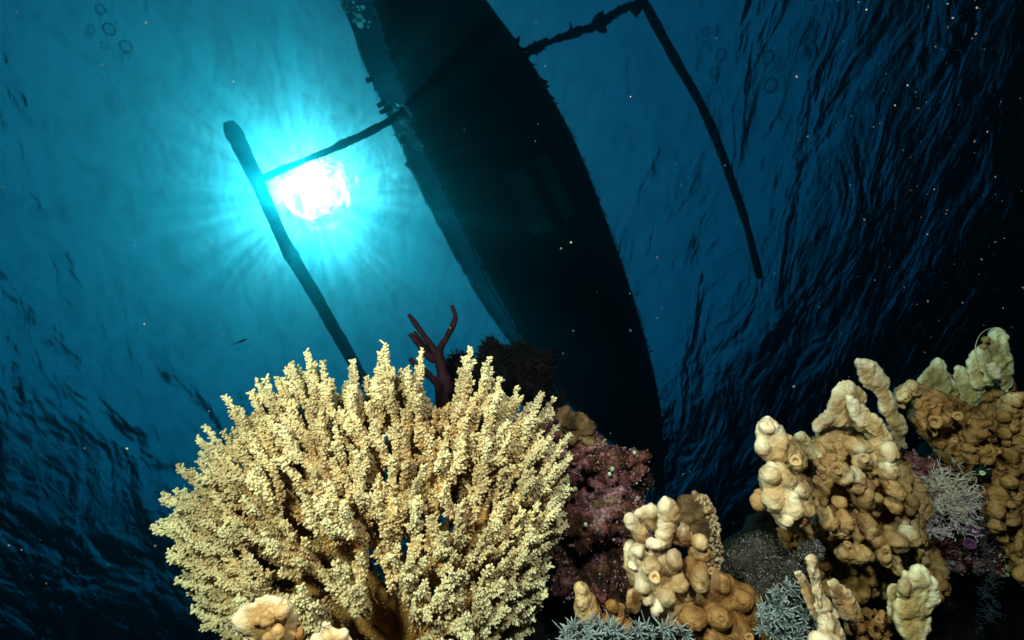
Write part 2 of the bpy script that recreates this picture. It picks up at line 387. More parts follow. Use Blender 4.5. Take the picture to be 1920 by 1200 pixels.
def inflate(poly, depth, rmax, step=None, sink=1.0, seed=0, jit=.15):
    """balls (x,y,depth,r_px,...) that fill the outline, as a pillow rmax thick; depth may be a function of x,y"""
    p=np.asarray(poly,float); step=step or max(2.5,rmax*.45); r_=np.random.default_rng(seed)
    X,Y=np.meshgrid(np.arange(p[:,0].min(),p[:,0].max()+1,step),np.arange(p[:,1].min(),p[:,1].max()+1,step))
    X=X.ravel()+r_.uniform(-.3,.3,X.size)*step; Y=Y.ravel()+r_.uniform(-.3,.3,Y.size)*step
    k=inside(poly,X,Y); X=X[k];Y=Y[k]; R=np.clip(edge_dist(poly,X,Y),0,rmax); k=R>step*.45; X,Y,R=X[k],Y[k],R[k]
    D=depth(X,Y) if callable(depth) else np.full(len(X),float(depth))
    D=D+sink*(rmax)*D/F_PX
    return np.stack([X,Y,D,R*(1+jit*r_.uniform(-1,1,len(R)))],1)
def balls_mesh(balls, voxel, smooth=3, shapes=None, iters_noise=()):
    """balls rows (px,py,depth,r_px[,ax,ay,az]) joined to one skin by a voxel remesh; returns verts, quads(list)"""
    balls=np.asarray(balls,float); iv,if_=icos(2); iv=np.asarray(iv); f=np.asarray(if_)
    c=Pn(balls[:,:3]); r=balls[:,3]*balls[:,2]/F_PX
    sc=balls[:,4:7] if balls.shape[1]>=7 else np.ones((len(balls),3))
    V=(iv[None]*sc[:,None,:]*r[:,None,None]) @ ROTN.T + c[:,None]
    Fa=(f[None]+ (np.arange(len(balls))*len(iv))[:,None,None]).reshape(-1,3)
    o=mesh_obj('tmp',V.reshape(-1,3),Fa,m_hull)
    md=o.modifiers.new('r','REMESH'); md.mode='VOXEL'; md.voxel_size=voxel; md.adaptivity=0
    if smooth: s=o.modifiers.new('s','SMOOTH'); s.factor=.5; s.iterations=smooth
    dg=bpy.context.evaluated_depsgraph_get(); me=bpy.data.meshes.new_from_object(o.evaluated_get(dg))
    n=len(me.vertices); v=np.empty(n*3,np.float32); me.vertices.foreach_get('co',v); v=v.reshape(-1,3).astype(float)
    q=np.empty(len(me.loops),np.int32); me.loops.foreach_get('vertex_index',q)
    assert len(q)==4*len(me.polygons); q=q.reshape(-1,4)
    bpy.data.meshes.remove(me); m0=o.data; bpy.data.objects.remove(o); bpy.data.meshes.remove(m0)
    return v,q
def normals(v,q):
    a=v[q[:,1]]-v[q[:,3]]; b=v[q[:,2]]-v[q[:,0]]; fn=np.cross(b,a); n=np.zeros_like(v)
    fn=np.cross(v[q[:,2]]-v[q[:,0]], v[q[:,3]]-v[q[:,1]])
    for k in range(4): np.add.at(n,q[:,k],fn)
    return n/(np.linalg.norm(n,axis=1)[:,None]+1e-12)
def n3(v, scale, octaves=3, off=0.0, gain=.55):
    out=np.zeros(len(v)); a=1.0; s=scale; tot=0
    for o in range(octaves):
        vs=v*s+off+17.3*o
        out+=a*np.fromiter((mnoise.noise(Vector(p)) for p in vs),float,len(v)); tot+=a; a*=gain; s*=2.05
    return out/tot
def rough_up(v,q,amp,scale,octaves=3,off=0.0,ridge=False):
    h=n3(v,scale,octaves,off)
    if ridge: h=.5-np.abs(h)*1.6
    return v+normals(v,q)*(h*amp)[:,None]
def pale_attr(v, pts, rad):
    """1 at the growing tips listed as (px,py), fading over rad pixels"""
    if len(pts)==0: return np.zeros(len(v))
    p=to_px(v)[:,:2]; t=np.asarray(pts,float)[:,:2]; d=np.full(len(v),1e9)
    for a in t: d=np.minimum(d,np.hypot(p[:,0]-a[0],p[:,1]-a[1]))
    return np.exp(-(d/rad)**1.5)
def up_attr(v,q,poly,rad):
    p=to_px(v); d=edge_dist(poly,p[:,0],p[:,1]); return np.exp(-(d/rad)**1.3)
def scatter_template(tv, tf, pos, direc, length, radius, roll=None):
    """copies of a template (z = long axis, unit size) placed at pos along direc; vectorised"""
    pos=np.asarray(pos); D=direc/np.linalg.norm(direc,axis=1)[:,None]; n=len(pos)
    a=np.where(np.abs(D[:,2:3])<.9,np.array([[0,0,1.]]),np.array([[1.,0,0]])); X=np.cross(a,D); X/=np.linalg.norm(X,axis=1)[:,None]; Y=np.cross(D,X)
    if roll is not None:
        c,s=np.cos(roll)[:,None],np.sin(roll)[:,None]; X,Y=X*c+Y*s,-X*s+Y*c
    V=pos[:,None]+tv[None,:,0:1]*radius[:,None,None]*X[:,None]+tv[None,:,1:2]*radius[:,None,None]*Y[:,None]+tv[None,:,2:3]*length[:,None,None]*D[:,None]
    F=(tf[None]+(np.arange(n)*len(tv))[:,None,None]).reshape(-1,tf.shape[1])
    return V.reshape(-1,3),F
def nub_template(sides=6, prof=((.8,-.2),(1.0,.35),(.95,.75),(.55,1.02))):
    V=[];F=[]
    for r,z in prof:
        for k in range(sides):
            a=2*math.pi*k/sides; V.append((r*math.cos(a),r*math.sin(a),z))
    for i in range(len(prof)-1):
        for k in range(sides): F.append((i*sides+k,i*sides+(k+1)%sides,(i+1)*sides+(k+1)%sides,(i+1)*sides+k))
    V.append((0,0,prof[-1][1]+.04)); t=len(V)-1; b=(len(prof)-1)*sides
    for k in range(0,sides,2): F.append((b+k,b+k+1,b+(k+2)%sides,t))
    return np.array(V),np.array(F)
def coral_mat(name, base, mid, tip, nscale=60, rough=.6, bump=.4, bscale=260, sss=.0, spots=None):
    m,nt,b=new_mat(name,rough,.3)
    at=nt.nodes.new('ShaderNodeAttribute'); at.attribute_name='tip'
    body=ramp(nt,noisen(nt,nscale,5,.6),[(.32,base),(.68,mid)])
    c=mixc(nt,at.outputs['Fac'],body,tip)
    c=mixc(nt,1.0,c,ramp(nt,noisen(nt,nscale*.45,3,.5,dist=.6),[(.36,(.66,.60,.55)),(.5,(1,1,1)),(.66,(1.12,1.08,1.02))]),'MULTIPLY')
    if spots:
        vo=nt.nodes.new('ShaderNodeTexVoronoi'); vo.inputs['Scale'].default_value=spots[1]
        t=nt.nodes.new('ShaderNodeTexCoord'); nt.links.new(t.outputs['Object'],vo.inputs['Vector'])
        f=ramp(nt,vo.outputs['Distance'],[(.0,(1,1,1)),(.16,(.6,.6,.6)),(.26,(0,0,0))]); c=mixc(nt,f,c,spots[0])
    nt.links.new(c,b.inputs['Base Color'])
    nt.links.new(bumpn(nt,noisen(nt,bscale*2.6,3,.6),bump,.0015,bumpn(nt,noisen(nt,bscale*.6,4,.6),bump*1.5,.008)),b.inputs['Normal'])
    if sss: b.inputs['Subsurface Weight'].default_value=sss; b.inputs['Subsurface Radius'].default_value=(.006,.004,.002)
    return m
# ------------------------------------------------------------------ the big branching coral
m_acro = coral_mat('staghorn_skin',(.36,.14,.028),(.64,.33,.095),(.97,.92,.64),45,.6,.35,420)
def acropora():
    r=np.random.default_rng(21)
    OUT=[(1010,1300),(1000,1160),(1030,1060),(1058,960),(1074,880),(1066,800),(1005,735),(960,705),(892,672),(808,658),(720,652),(648,680),(576,668),(495,698),(425,742),(378,826),(338,862),(324,965),(340,1030),(385,1095),(430,1150),(470,1300)]
    C=np.array([745.,1120.]); o=np.array(OUT,float)-C; oth=np.arctan2(-o[:,1],o[:,0]); orr=np.hypot(o[:,0],o[:,1]); k=np.argsort(oth); oth=oth[k]; orr=orr[k]
    oth=np.r_[oth-2*math.pi,oth,oth+2*math.pi]; orr=np.r_[orr,orr,orr]
    def env(p):                                     # p: (n,3) px units, z towards the camera
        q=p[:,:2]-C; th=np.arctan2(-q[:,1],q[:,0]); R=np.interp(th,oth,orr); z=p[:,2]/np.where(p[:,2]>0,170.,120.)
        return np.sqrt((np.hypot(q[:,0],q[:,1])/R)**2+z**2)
    B=np.array([772.,1262.,-30.]); NS=34
    # growing tips spread evenly over the dome, gathered into boughs and limbs
    T=[]; nt=620
    while len(T)<nt:
        best=None;bd=-1
        for _ in range(14):
            th=math.radians(r.uniform(-14,204)); z=r.uniform(-.85,.97)
            R=np.interp(th,oth,orr)*math.sqrt(1-z*z)*r.uniform(.97,1.0); Z=z*(170 if z>0 else 120)
            c=np.array([C[0]+R*math.cos(th),C[1]-R*math.sin(th),Z])
            if c[1]>1290: continue
            d=min([np.linalg.norm((c-t)*np.array([1,1,1.2])) for t in T] or [1e9])
            if d>bd: bd=d;best=c
        if best is not None: T.append(best)
    T=np.array(T)
    def kmeans(X,k,it=14):
        c=X[r.choice(len(X),k,replace=False)]
        for _ in range(it):
            l=np.linalg.norm(X[:,None]-c[None],axis=2).argmin(1)
            c=np.array([X[l==j].mean(0) if (l==j).any() else c[j] for j in range(k)])
        return l,c
    l2,c2=kmeans(T,140); l1,c1=kmeans(c2,NS)
    wob=lambda s:r.normal(size=3)*s
    segs=[]                                         # (path, bough, r0, r1)
    n1=[B+(c1[j]-B)*r.uniform(.34,.46)+wob(7) for j in range(NS)]
    d1=[]
    for j in range(NS):
        m=(B+n1[j])/2+wob(6)+np.array([0,-6,0]); segs.append(([B+wob(8),m,n1[j]],j,17,11.5)); d1.append(n1[j]-m)
    n2=[]
    for k in range(140):
        j=l1[k]; f=r.uniform(.60,.72); p=B+(c2[k]-B)*f+wob(6); n2.append(p); dd=d1[j]/np.linalg.norm(d1[j])
        L=np.linalg.norm(p-n1[j]); m=n1[j]+dd*L*.42+wob(3); segs.append(([n1[j]-dd*6,n1[j]+dd*4,m,p],j,10.8,8.2))
    for i in range(nt):
        k=l2[i]; tp=B+(T[i]-B)*(r.uniform(.91,.99) if r.random()<.7 else r.uniform(.99,1.035))
        if 806<T[i][0]<856 and T[i][1]<770: tp=B+(tp-B)*.87
        p=n2[k]; v=(p-n1[l1[k]]); v/=np.linalg.norm(v)
        L=np.linalg.norm(tp-p); m=p+v*L*.33+(tp-p)*.12+wob(3.5); m2=tp-np.array([0,-1,.1])*0+wob(3)+(p-tp)*.30+np.array([0,5,0])
        segs.append(([p-v*6,p+v*3,m,m2,tp],l1[k],7.0,3.0))
    DEP=.62
    def tow(p):                                     # px units -> world at the colony's distance
        p=np.asarray(p); s=DEP/F_PX
        c=np.stack([(p[:,0]-960)*s,(600-p[:,1])*s,-DEP+p[:,2]*s],1)
        return c@ROTN.T+np.array(CAM)
    nv,nf=nub_template()
    parts={i:[[],[],[],0] for i in range(NS)}
    s_=DEP/F_PX
    def add(rt,V,F,A):
        p=parts[rt]; p[0].append(V); p[1].append(F+p[3]); p[2].append(A); p[3]+=len(V)
    def limb(pt,rt,r0,r1,dens):
        pt=np.asarray(pt); n=max(4,int(len(pt)*1.5)); pt=resample(pt,n); L=np.linalg.norm(np.diff(pt,axis=0),axis=1).sum(); dens=dens*(1.35 if r0<5 else 1)
        e=np.clip((env(pt)-.70)/.30,0,1); rr=np.linspace(r0,r1,n); rr[-1]*=.62
        V,F=tube(pt,rr,9,.10,int(r.integers(1e6)),rfreq=.08)
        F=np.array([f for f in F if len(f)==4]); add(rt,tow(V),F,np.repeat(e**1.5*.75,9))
        m=int(L*dens)
        if m<3: return
        t=np.sort(r.random(m))*(n-1.001); i=t.astype(int); fr=(t-i)[:,None]
        c=pt[i]*(1-fr)+pt[i+1]*fr; tg=pt[np.minimum(i+1,n-1)]-pt[np.maximum(i-1,0)]; tg/=np.linalg.norm(tg,axis=1)[:,None]+1e-9
        q=r.normal(size=(m,3)); q-=tg*(q*tg).sum(1)[:,None]; q/=np.linalg.norm(q,axis=1)[:,None]
        R=np.interp(t,np.arange(n),rr)[:,None]; ln=r.uniform(3.8,6.4,m); ln*=np.where(r.random(m)<.05,1.8,1)
        d=q*r.uniform(.7,1.1,m)[:,None]+tg*r.uniform(.45,.95,m)[:,None]
        V,F=scatter_template(nv,nf,c+q*R*.72,d,ln,r.uniform(1.7,2.5,m),r.uniform(0,6,m))
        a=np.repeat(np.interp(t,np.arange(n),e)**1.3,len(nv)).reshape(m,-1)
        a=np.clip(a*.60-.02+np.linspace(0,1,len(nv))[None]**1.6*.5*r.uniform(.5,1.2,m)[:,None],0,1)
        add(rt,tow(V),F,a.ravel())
    for pts,rtb,r0,r1 in segs:
        pa=resample(pts,max(5,int(sum(np.linalg.norm(np.array(pts[i+1])-pts[i]) for i in range(len(pts)-1))/9)))
        L=len(pa)*9.; limb(pa,rtb,r0,r1,.85)
        if r0>16: continue
        for _ in range(int(L/(20 if r0<9 else 26))):
            t=r.uniform(.12,.93); k=int(t*(len(pa)-2)); d=pa[k+1]-pa[k]; d/=np.linalg.norm(d); q=r.normal(size=3); q-=d*q.dot(d); q/=np.linalg.norm(q)
            l=r.uniform(13,30); b=pa[k]; lim_=[b, b+(q*.55+d*.6)*l*.5, b+(q*.6+d*1.3)*l*.8]
            limb(lim_,rtb,3.9,2.3,1.0)
    rt=empty('branching_coral',tuple(tow([(745,1330,0)])[0])); tag(rt,'large cream and tan branching coral with countless knobbly tips, front centre','coral')
    # the stem the branches share
    st=tube(resample(tow([(765,1480,-60),(765,1400,-40),(765,1330,-25),(765,1290,-15)]),14),np.linspace(.075,.035,14),18,.12,4,rfreq=20)
    mesh_obj('stem',*st,m_acro,rt)
    tot=0
    for i in range(NS):
        p=parts[i]
        if not p[0]: continue
        F=np.concatenate(p[1]); tot+=len(F)
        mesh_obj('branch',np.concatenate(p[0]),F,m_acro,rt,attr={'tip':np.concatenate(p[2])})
    print('acropora faces',tot)
acropora()
# ------------------------------------------------------------------ reef rock and the tan corals on the right
m_rock,nt_,b_=new_mat('crusted_rock',.85,.2)
f1=noisen(nt_,17,7,.7); f2=noisen(nt_,95,5,.7)
c1=ramp(nt_,f1,[(.36,(.03,.012,.010)),(.46,(.13,.05,.03)),(.53,(.30,.09,.11)),(.60,(.52,.27,.33)),(.68,(.26,.13,.06))])
c2=ramp(nt_,f2,[(.40,(.25,.2,.2)),(.55,(.9,.85,.85)),(.72,(1.7,1.5,1.4))])
nt_.links.new(mixc(nt_,1.0,c1,c2,'MULTIPLY'),b_.inputs['Base Color']); nt_.links.new(bumpn(nt_,f2,.9,.006),b_.inputs['Normal'])
m_rim,nt_,b_=new_mat('brown_rock',.85,.2)
f1=noisen(nt_,40,6,.65)
nt_.links.new(ramp(nt_,f1,[(.32,(.03,.018,.01)),(.5,(.17,.09,.045)),(.66,(.36,.22,.12)),(.78,(.42,.36,.3))]),b_.inputs['Base Color']); nt_.links.new(bumpn(nt_,noisen(nt_,160,5,.7),.9,.004),b_.inputs['Normal'])
m_dark,nt_,b_=new_mat('dark_reef_rock',.9,.15)
nt_.links.new(ramp(nt_,noisen(nt_,22,6,.65),[(.4,(.006,.005,.006)),(.62,(.04,.026,.022)),(.8,(.10,.06,.05))]),b_.inputs['Base Color']); nt_.links.new(bumpn(nt_,noisen(nt_,80,5,.7),.9,.01),b_.inputs['Normal'])
m_tan=coral_mat('tan_coral_skin',(.36,.17,.065),(.58,.35,.17),(.86,.74,.56),38,.38,.4,150,.06)
m_orange=coral_mat('orange_coral_skin',(.25,.10,.03),(.46,.23,.085),(.74,.52,.30),42,.55,.45,170,.0,((.10,.05,.02),70))
m_pale=coral_mat('pale_coral_skin',(.40,.22,.09),(.58,.38,.20),(.88,.75,.60),34,.38,.3,140,.08)
m_green=coral_mat('greenish_coral_skin',(.36,.22,.08),(.56,.44,.22),(.84,.78,.58),34,.5,.3,140,.06)
m_bits,nt_,b_=new_mat('rock_crumbs',.7,.3)
oi=nt_.nodes.new('ShaderNodeAttribute'); oi.attribute_name='tip'
nt_.links.new(ramp(nt_,oi.outputs['Fac'],[(.0,(.10,.03,.03)),(.35,(.30,.10,.14)),(.62,(.46,.25,.30)),(.82,(.26,.12,.06)),(.94,(.22,.28,.18)),(.975,(.60,.58,.55))],'CONSTANT'),b_.inputs['Base Color'])
def crumbs(parent,v,q,n,size,seed,mat=None,name='crust_crumbs',view=True):
    """small rounded grains and tubes grown over a skin"""
    r=np.random.default_rng(seed); N_=normals(v,q); i=r.integers(0,len(v),n)
    if view:
        d=(np.array(CAM)-v[i]); d/=np.linalg.norm(d,axis=1)[:,None]; i=i[(N_[i]*d).sum(1)>-.25]
    iv,if_=icos(1); iv=np.array(iv); f=np.array(if_); m=len(i)
    s=size*r.lognormal(0,.45,m); A=r.uniform(.6,1.4,(m,3))
    V=(v[i]+N_[i]*s[:,None]*.3)[:,None]+iv[None]*A[:,None]*s[:,None,None]
    F=(f[None]+(np.arange(m)*len(iv))[:,None,None]).reshape(-1,3)
    o=mesh_obj(name,V.reshape(-1,3),F,mat or m_bits,parent,attr={'tip':np.repeat(r.random(m),len(iv))})
    return tag(o,kind='stuff')
def skin(name,balls,mat,parent,voxel=.0022,smooth=4,amp=0,scale=60,tips=(),rad=25,oct_=3,off=0.,ridge=False,extra=None,edge=None):
    v,q=balls_mesh(balls,voxel,smooth)
    if amp:
        v=rough_up(v,q,amp,scale,oct_,off,ridge); v=rough_up(v,q,amp*.9,scale*.45,2,off+5,True)
        v=rough_up(v,q,amp*.16,scale*5,2,off+9)
    a=pale_attr(v,tips,rad) if len(tips) else np.zeros(len(v))
    if edge is not None: a=np.maximum(a,up_attr(v,q,edge[0],edge[1])*edge[2])
    if extra is not None: a=np.maximum(a,extra(v,q))
    o=mesh_obj(name,v,q,mat,parent,attr={'tip':np.clip(a,0,1)}); return o,v,q
def base_of(balls): 
    b=np.asarray(balls)[:,:3]; i=b[:,1].argmax(); return tuple(Pn([[b[:,0].mean(),b[:,1].max(),b[:,2].mean()]])[0])
# --- the slope everything grows on
def reef_slope():
    poly=[(470,1240),(560,1262),(680,1235),(820,1190),(930,1150),(985,1105),(1010,1080),(1060,1040),(1150,1080),(1250,1075),(1330,1040),(1400,1000),(1420,935),(1440,950),(1480,1000),(1560,960),(1640,930),(1700,880),(1780,800),(1850,770),(1920,760),(2080,740),(2250,900),(2250,1650),(300,1650),(380,1350)]
    b=inflate(poly,lambda x,y:.80-.0001*(y-1000)+.03*np.sin(x*.021)+.02*np.sin(y*.03+x*.01),46,22)
    v,q=balls_mesh(b,.010,2); v=rough_up(v,q,.035,14,4)
    tag(mesh_obj('reef_slope',v,q,m_dark),kind='structure')
    # the slope's foot on the seabed
    col=[tuple(P(1200,1500,.95)),tuple(P(1200,1900,1.1)),(.2,1.3,.9),(.2,1.4,.2),(.2,1.5,-.6)]
    V,F=tube(resample(col,30),np.linspace(.55,1.1,30),28,.12,3,rfreq=4)
    tag(mesh_obj('reef_base',V,F,m_dark),kind='structure')
reef_slope()
def purple_rock():
    poly=[(1030,770),(1048,768),(1075,775),(1098,780),(1118,800),(1140,818),(1168,828),(1195,840),(1208,862),(1215,900),(1222,940),(1215,1010),(1200,1090),(1180,1160),(1120,1130),(1060,1120),(1000,1040),(960,900),(990,800)]
    b=inflate(poly,lambda x,y:.70+.02*np.sin(y*.05)+.00004*(x-1000)**1,40,12)
    rt=empty('crusted_rock',base_of(b)); tag(rt,'purple and brown crusted rock with tiny growths, right behind the branching coral','rock')
    v,q=balls_mesh(b,.0035,1); v=rough_up(v,q,.060,14,3,9.); v=rough_up(v,q,.022,45,4,3.); o=mesh_obj('rock',v,q,m_rock,rt)
    crumbs(rt,v,q,9000,.0011,5)
    # little pale green cups and pink knobs
    r=np.random.default_rng(3); cup=coral_mat('green_cup',(.2,.28,.16),(.36,.46,.30),(.7,.8,.66),80)
    for (x,y,s) in ((1062,903,13),(1078,918,8),(1148,880,7),(1143,890,6),(1066,930,5),(1190,850,6),(1098,985,7)):
        d=.655; V,F=tube([Pn([[x,y+s*.5,d+.02]])[0],Pn([[x,y,d]])[0],Pn([[x,y-s*.4,d-.006]])[0]],[s*.5*d/F_PX,s*.62*d/F_PX,s*.4*d/F_PX],10,.1,int(r.integers(99)))
        mesh_obj('cup_growth',V,F,cup,rt,attr={'tip':np.repeat([0,.4,.9],10)})
    # brown cap on the rock's crest
    p2=[(1052,775),(1070,770),(1095,782),(1110,800),(1108,830),(1085,840),(1055,830)]
    skin('brown_cap',inflate(p2,.685,16,7),m_rim,rt,.0028,1,.016,60,oct_=4)
purple_rock()
def orn_ring(parent,x,y,d,rpx,mat,name='pore',dirv=None):
    """ring-shaped lip round a small dark hole"""
    c=Pn([[x,y,d]])[0]; R=rpx*d/F_PX; n=16; nrm=np.array(CAM)-c; nrm/=np.linalg.norm(nrm)
    a=np.cross(nrm,[0,0,1.]); a/=np.linalg.norm(a); b=np.cross(nrm,a); V=[];F=[]
    prof=((1.0,-.3),(.92,.12),(.66,.2),(.42,.0),(.34,-.7))
    for (rr,h) in prof:
        for k in range(n): t=2*math.pi*k/n; V.append(c+(a*math.cos(t)+b*math.sin(t))*rr*R*(1+.08*math.sin(3*t+x))+nrm*h*R)
    for i in range(len(prof)-1):
        for k in range(n): F.append((i*n+k,i*n+(k+1)%n,(i+1)*n+(k+1)%n,(i+1)*n+k))
    F.append(tuple((len(prof)-1)*n+k for k in range(n)))
    return mesh_obj(name,V,F,mat,parent,attr={'tip':[.15]*len(V)})
def E(x,y,d,r,ax=1.,ay=1.,az=1.): return (x,y,d,r,ax,ay,az)
def pad(b): b=np.asarray(b,float); return np.hstack([b,np.ones((len(b),3))]) if b.shape[1]==4 else b
def cat(*a): return np.vstack([pad(x) for x in a])
def knobs(poly,depth,rmin,rmax,seed,gap=.85,az=.9):
    """rounded knobs packed over an outline, sitting proud of depth(x,y)"""
    r=np.random.default_rng(seed); p=np.asarray(poly,float); out=[]
    for _ in range(9000):
        x=r.uniform(p[:,0].min(),p[:,0].max()); y=r.uniform(p[:,1].min(),p[:,1].max())
        if not inside(p,np.array([x]),np.array([y]))[0]: continue
        R=r.uniform(rmin,rmax)*(1 if r.random()<.7 else .6)
        if all(math.hypot(x-o[0],y-o[1])>gap*(R+o[3]) for o in out):
            dd=float(depth(np.array([x]),np.array([y]))[0]) if callable(depth) else depth
            out.append(E(x,y,dd-r.uniform(-.002,.010),R,r.uniform(.75,1.05),r.uniform(.95,1.45),az))
    return np.array(out)
def frill(poly, seed, amp):
    """uneven growing rim: small scallops all along an outline"""
    r=np.random.default_rng(seed+500); out=[]; n=len(poly); ph=r.uniform(0,6.28,4); s=0
    for i in range(n):
        a=np.array(poly[i][:2],float); b=np.array(poly[(i+1)%n][:2],float); L=np.hypot(*(b-a)); k=max(1,int(L/4)); t=(b-a)/(L+1e-9); nn=np.array([t[1],-t[0]])
        for j in range(k):
            u=s+L*j/k; out.append(tuple(a+(b-a)*j/k+nn*amp*(abs(math.sin(u*.21+ph[0]))*1.1+math.sin(u*.47+ph[1])*.5+r.normal()*.35-.5)))
        s+=L
    return out
def pillow(name,poly,depth,rmax,mat,parent,tips=(),rad=20,voxel=.0014,smooth=6,amp=.0048,scale=68,edge=None,seed=0,step=None,add=None,off=0.):
    flat = name in ('blade','plate','leaf','fan','crest')
    poly = frill(poly, seed, 1.6 if flat else .8)
    b=pad(inflate(poly,depth,rmax*(1.25 if flat else 1),step or max(2.5,rmax*.38),seed=seed))
    if flat and add is not None and len(add): add=np.array(add); add[:,6]=.5; add[:,3]*=.8
    if flat: b[:,6]=.5; b[:,2]-=rmax*.35*b[:,2]/F_PX
    if add is not None and len(add): add=np.array(add); add[:,2]+=add[:,3]*add[:,2]/F_PX*1.0+.005
    if add is not None and len(add): b=cat(b,add)
    if flat and edge is None: edge=(poly,4.5,.65)
    return skin(name,b,mat,parent,voxel,smooth,amp,scale,tips,rad,3,off,edge=edge)
# --- middle tan coral
def middle_coral():
    d0=.50
    rt=empty('lobed_coral',tuple(P(1300,1190,.53))); tag(rt,'smooth tan lobed coral with upright fingers, at the bottom just right of the purple rock','coral')
    A=[(1183,1035),(1195,1022),(1225,1017),(1248,1028),(1270,1045),(1287,1080),(1312,1100),(1332,1130),(1305,1168),(1262,1168),(1226,1148),(1205,1110),(1187,1080)]
    pillow('lobe',A,lambda x,y:.485+.00018*(x-1180),26,m_pale,rt,[(1190,1030),(1225,1018),(1186,1060),(1250,1030),(1196,1090),(1230,1140)],22,add=[E(1195,1032,.478,13),E(1228,1022,.478,14,1.3,.8),E(1188,1062,.484,12),E(1206,1100,.480,14),E(1232,1138,.482,13),E(1222,1062,.470,17),E(1262,1050,.480,15),E(1272,1092,.482,17),E(1250,1118,.478,15),E(1214,1125,.482,10)],seed=1)
    orn_ring(rt,1228,1083,.438,11,m_pale)
    pillow('finger',[(1172,968),(1182,962),(1192,966),(1205,985),(1216,1008),(1208,1024),(1188,1010),(1176,990)],.500,10,m_pale,rt,[(1180,966),(1176,985)],18,seed=2)
    pillow('plate',[(1188,962),(1200,950),(1218,946),(1234,952),(1240,975),(1232,1000),(1212,990),(1200,982)],.525,9,m_pale,rt,[(1215,948),(1195,955)],16,seed=3)
    pillow('finger',[(1234,948),(1240,940),(1244,931),(1252,930),(1260,940),(1270,946),(1280,960),(1279,975),(1268,975),(1260,990),(1258,1015),(1246,1030),(1230,1012),(1228,1000),(1236,975)],.490,13,m_pale,rt,[(1246,934),(1238,950),(1232,1000),(1234,985)],18,seed=4)
    pillow('lobe',[(1258,985),(1272,976),(1284,980),(1298,1002),(1294,1018),(1276,1024),(1258,1014)],.498,14,m_tan,rt,[(1278,985)],14,seed=5)
    pillow('lobe',[(1174,1018),(1190,1012),(1200,1060),(1196,1106),(1180,1095),(1172,1050)],.515,10,m_pale,rt,[(1174,1030)],25,seed=6)
    pillow('leaf',[(1171,1135),(1180,1112),(1192,1100),(1206,1118),(1200,1136),(1188,1153)],.505,8,m_orange,rt,seed=7)
    kn=[E(1312,1083,.488,22,.85,1.35),E(1312,1018,.500,14),E(1320,1040,.505,12),E(1294,1064,.500,15,.8,1.6),E(1300,1035,.510,12,.7,1.4),E(1352,1095,.505,17),E(1367,1108,.515,14),E(1393,1128,.500,19,1,1.05),E(1398,1112,.510,13),E(1349,1160,.490,22),E(1300,1158,.495,24,1.15,.9),E(1262,1178,.500,20,1.2,.8),E(1385,1185,.495,24),E(1340,1190,.500,26),E(1330,1128,.510,18),E(1372,1150,.515,16),E(1410,1165,.52,18),E(1300,1210,.52,30),E(1370,1225,.52,30),E(1425,1205,.52,22),E(1345,1140,.52,20)]
    skin('knobs',cat(inflate([(1285,1090),(1330,1060),(1375,1085),(1420,1110),(1445,1170),(1460,1260),(1270,1260),(1235,1170),(1262,1150)],.500,20),kn),m_orange,rt,.0015,5,.003,60,[(1312,1095),(1312,1015)],22)
    orn_ring(rt,1333,1072,.475,6,m_tan); orn_ring(rt,1352,1158,.46,7,m_orange); orn_ring(rt,1405,1196,.47,9,m_orange)
    dk=[(1268,935),(1298,925),(1322,928),(1338,950),(1345,990),(1352,1060),(1330,1080),(1296,1050),(1270,990)]
    rk=empty('rim_rock',tuple(P(1320,1060,.60))); tag(rk,'dark rock plate with a speckled brown rim, standing behind the smooth tan lobed coral','rock')
    b=inflate(dk,.57,14,6); v,q=balls_mesh(b,.0025,1); v=rough_up(v,q,.006,60,4); mesh_obj('rock',v,q,m_rim,rk)
    p=to_px(v); k=(p[:,0]>1300)&(edge_dist(dk,p[:,0],p[:,1])<16); idx=np.where(k)[0]
    r=np.random.default_rng(8); N_=normals(v,q); idx=r.choice(idx,min(700,len(idx))); iv,if_=icos(1); iv=np.array(iv); f=np.array(if_); s=.0016*r.lognormal(0,.4,len(idx))
    V=(v[idx])[:,None]+iv[None]*s[:,None,None]; F=(f[None]+(np.arange(len(idx))*len(iv))[:,None,None]).reshape(-1,3)
    tag(mesh_obj('speckled_rim',V.reshape(-1,3),F,m_tan,rk,attr={'tip':np.repeat(r.random(len(idx))*.8,len(iv))}),kind='stuff')
    # small cone coral
    cn=empty('cone_coral',tuple(P(1098,1170,.52))); tag(cn,'small white-tipped cone coral with an orange base, left of the smooth tan lobed coral','coral')
    pillow('cone',[(1080,1100),(1084,1090),(1092,1092),(1100,1104),(1112,1118),(1128,1142),(1130,1165),(1115,1182),(1092,1172),(1079,1150),(1082,1125)],.50,16,m_orange,cn,[(1086,1095),(1084,1120),(1086,1135)],24,add=[E(1088,1105,.495,9),E(1092,1128,.49,12),E(1108,1150,.492,14),E(1104,1172,.49,11)],seed=8)
    skin('knob',np.array([E(1148,1138,.51,13),E(1160,1158,.52,14),E(1138,1165,.515,13),E(1175,1172,.52,14),E(1165,1140,.525,8)]),m_orange,cn,.0018,3,.003,70)
middle_coral()
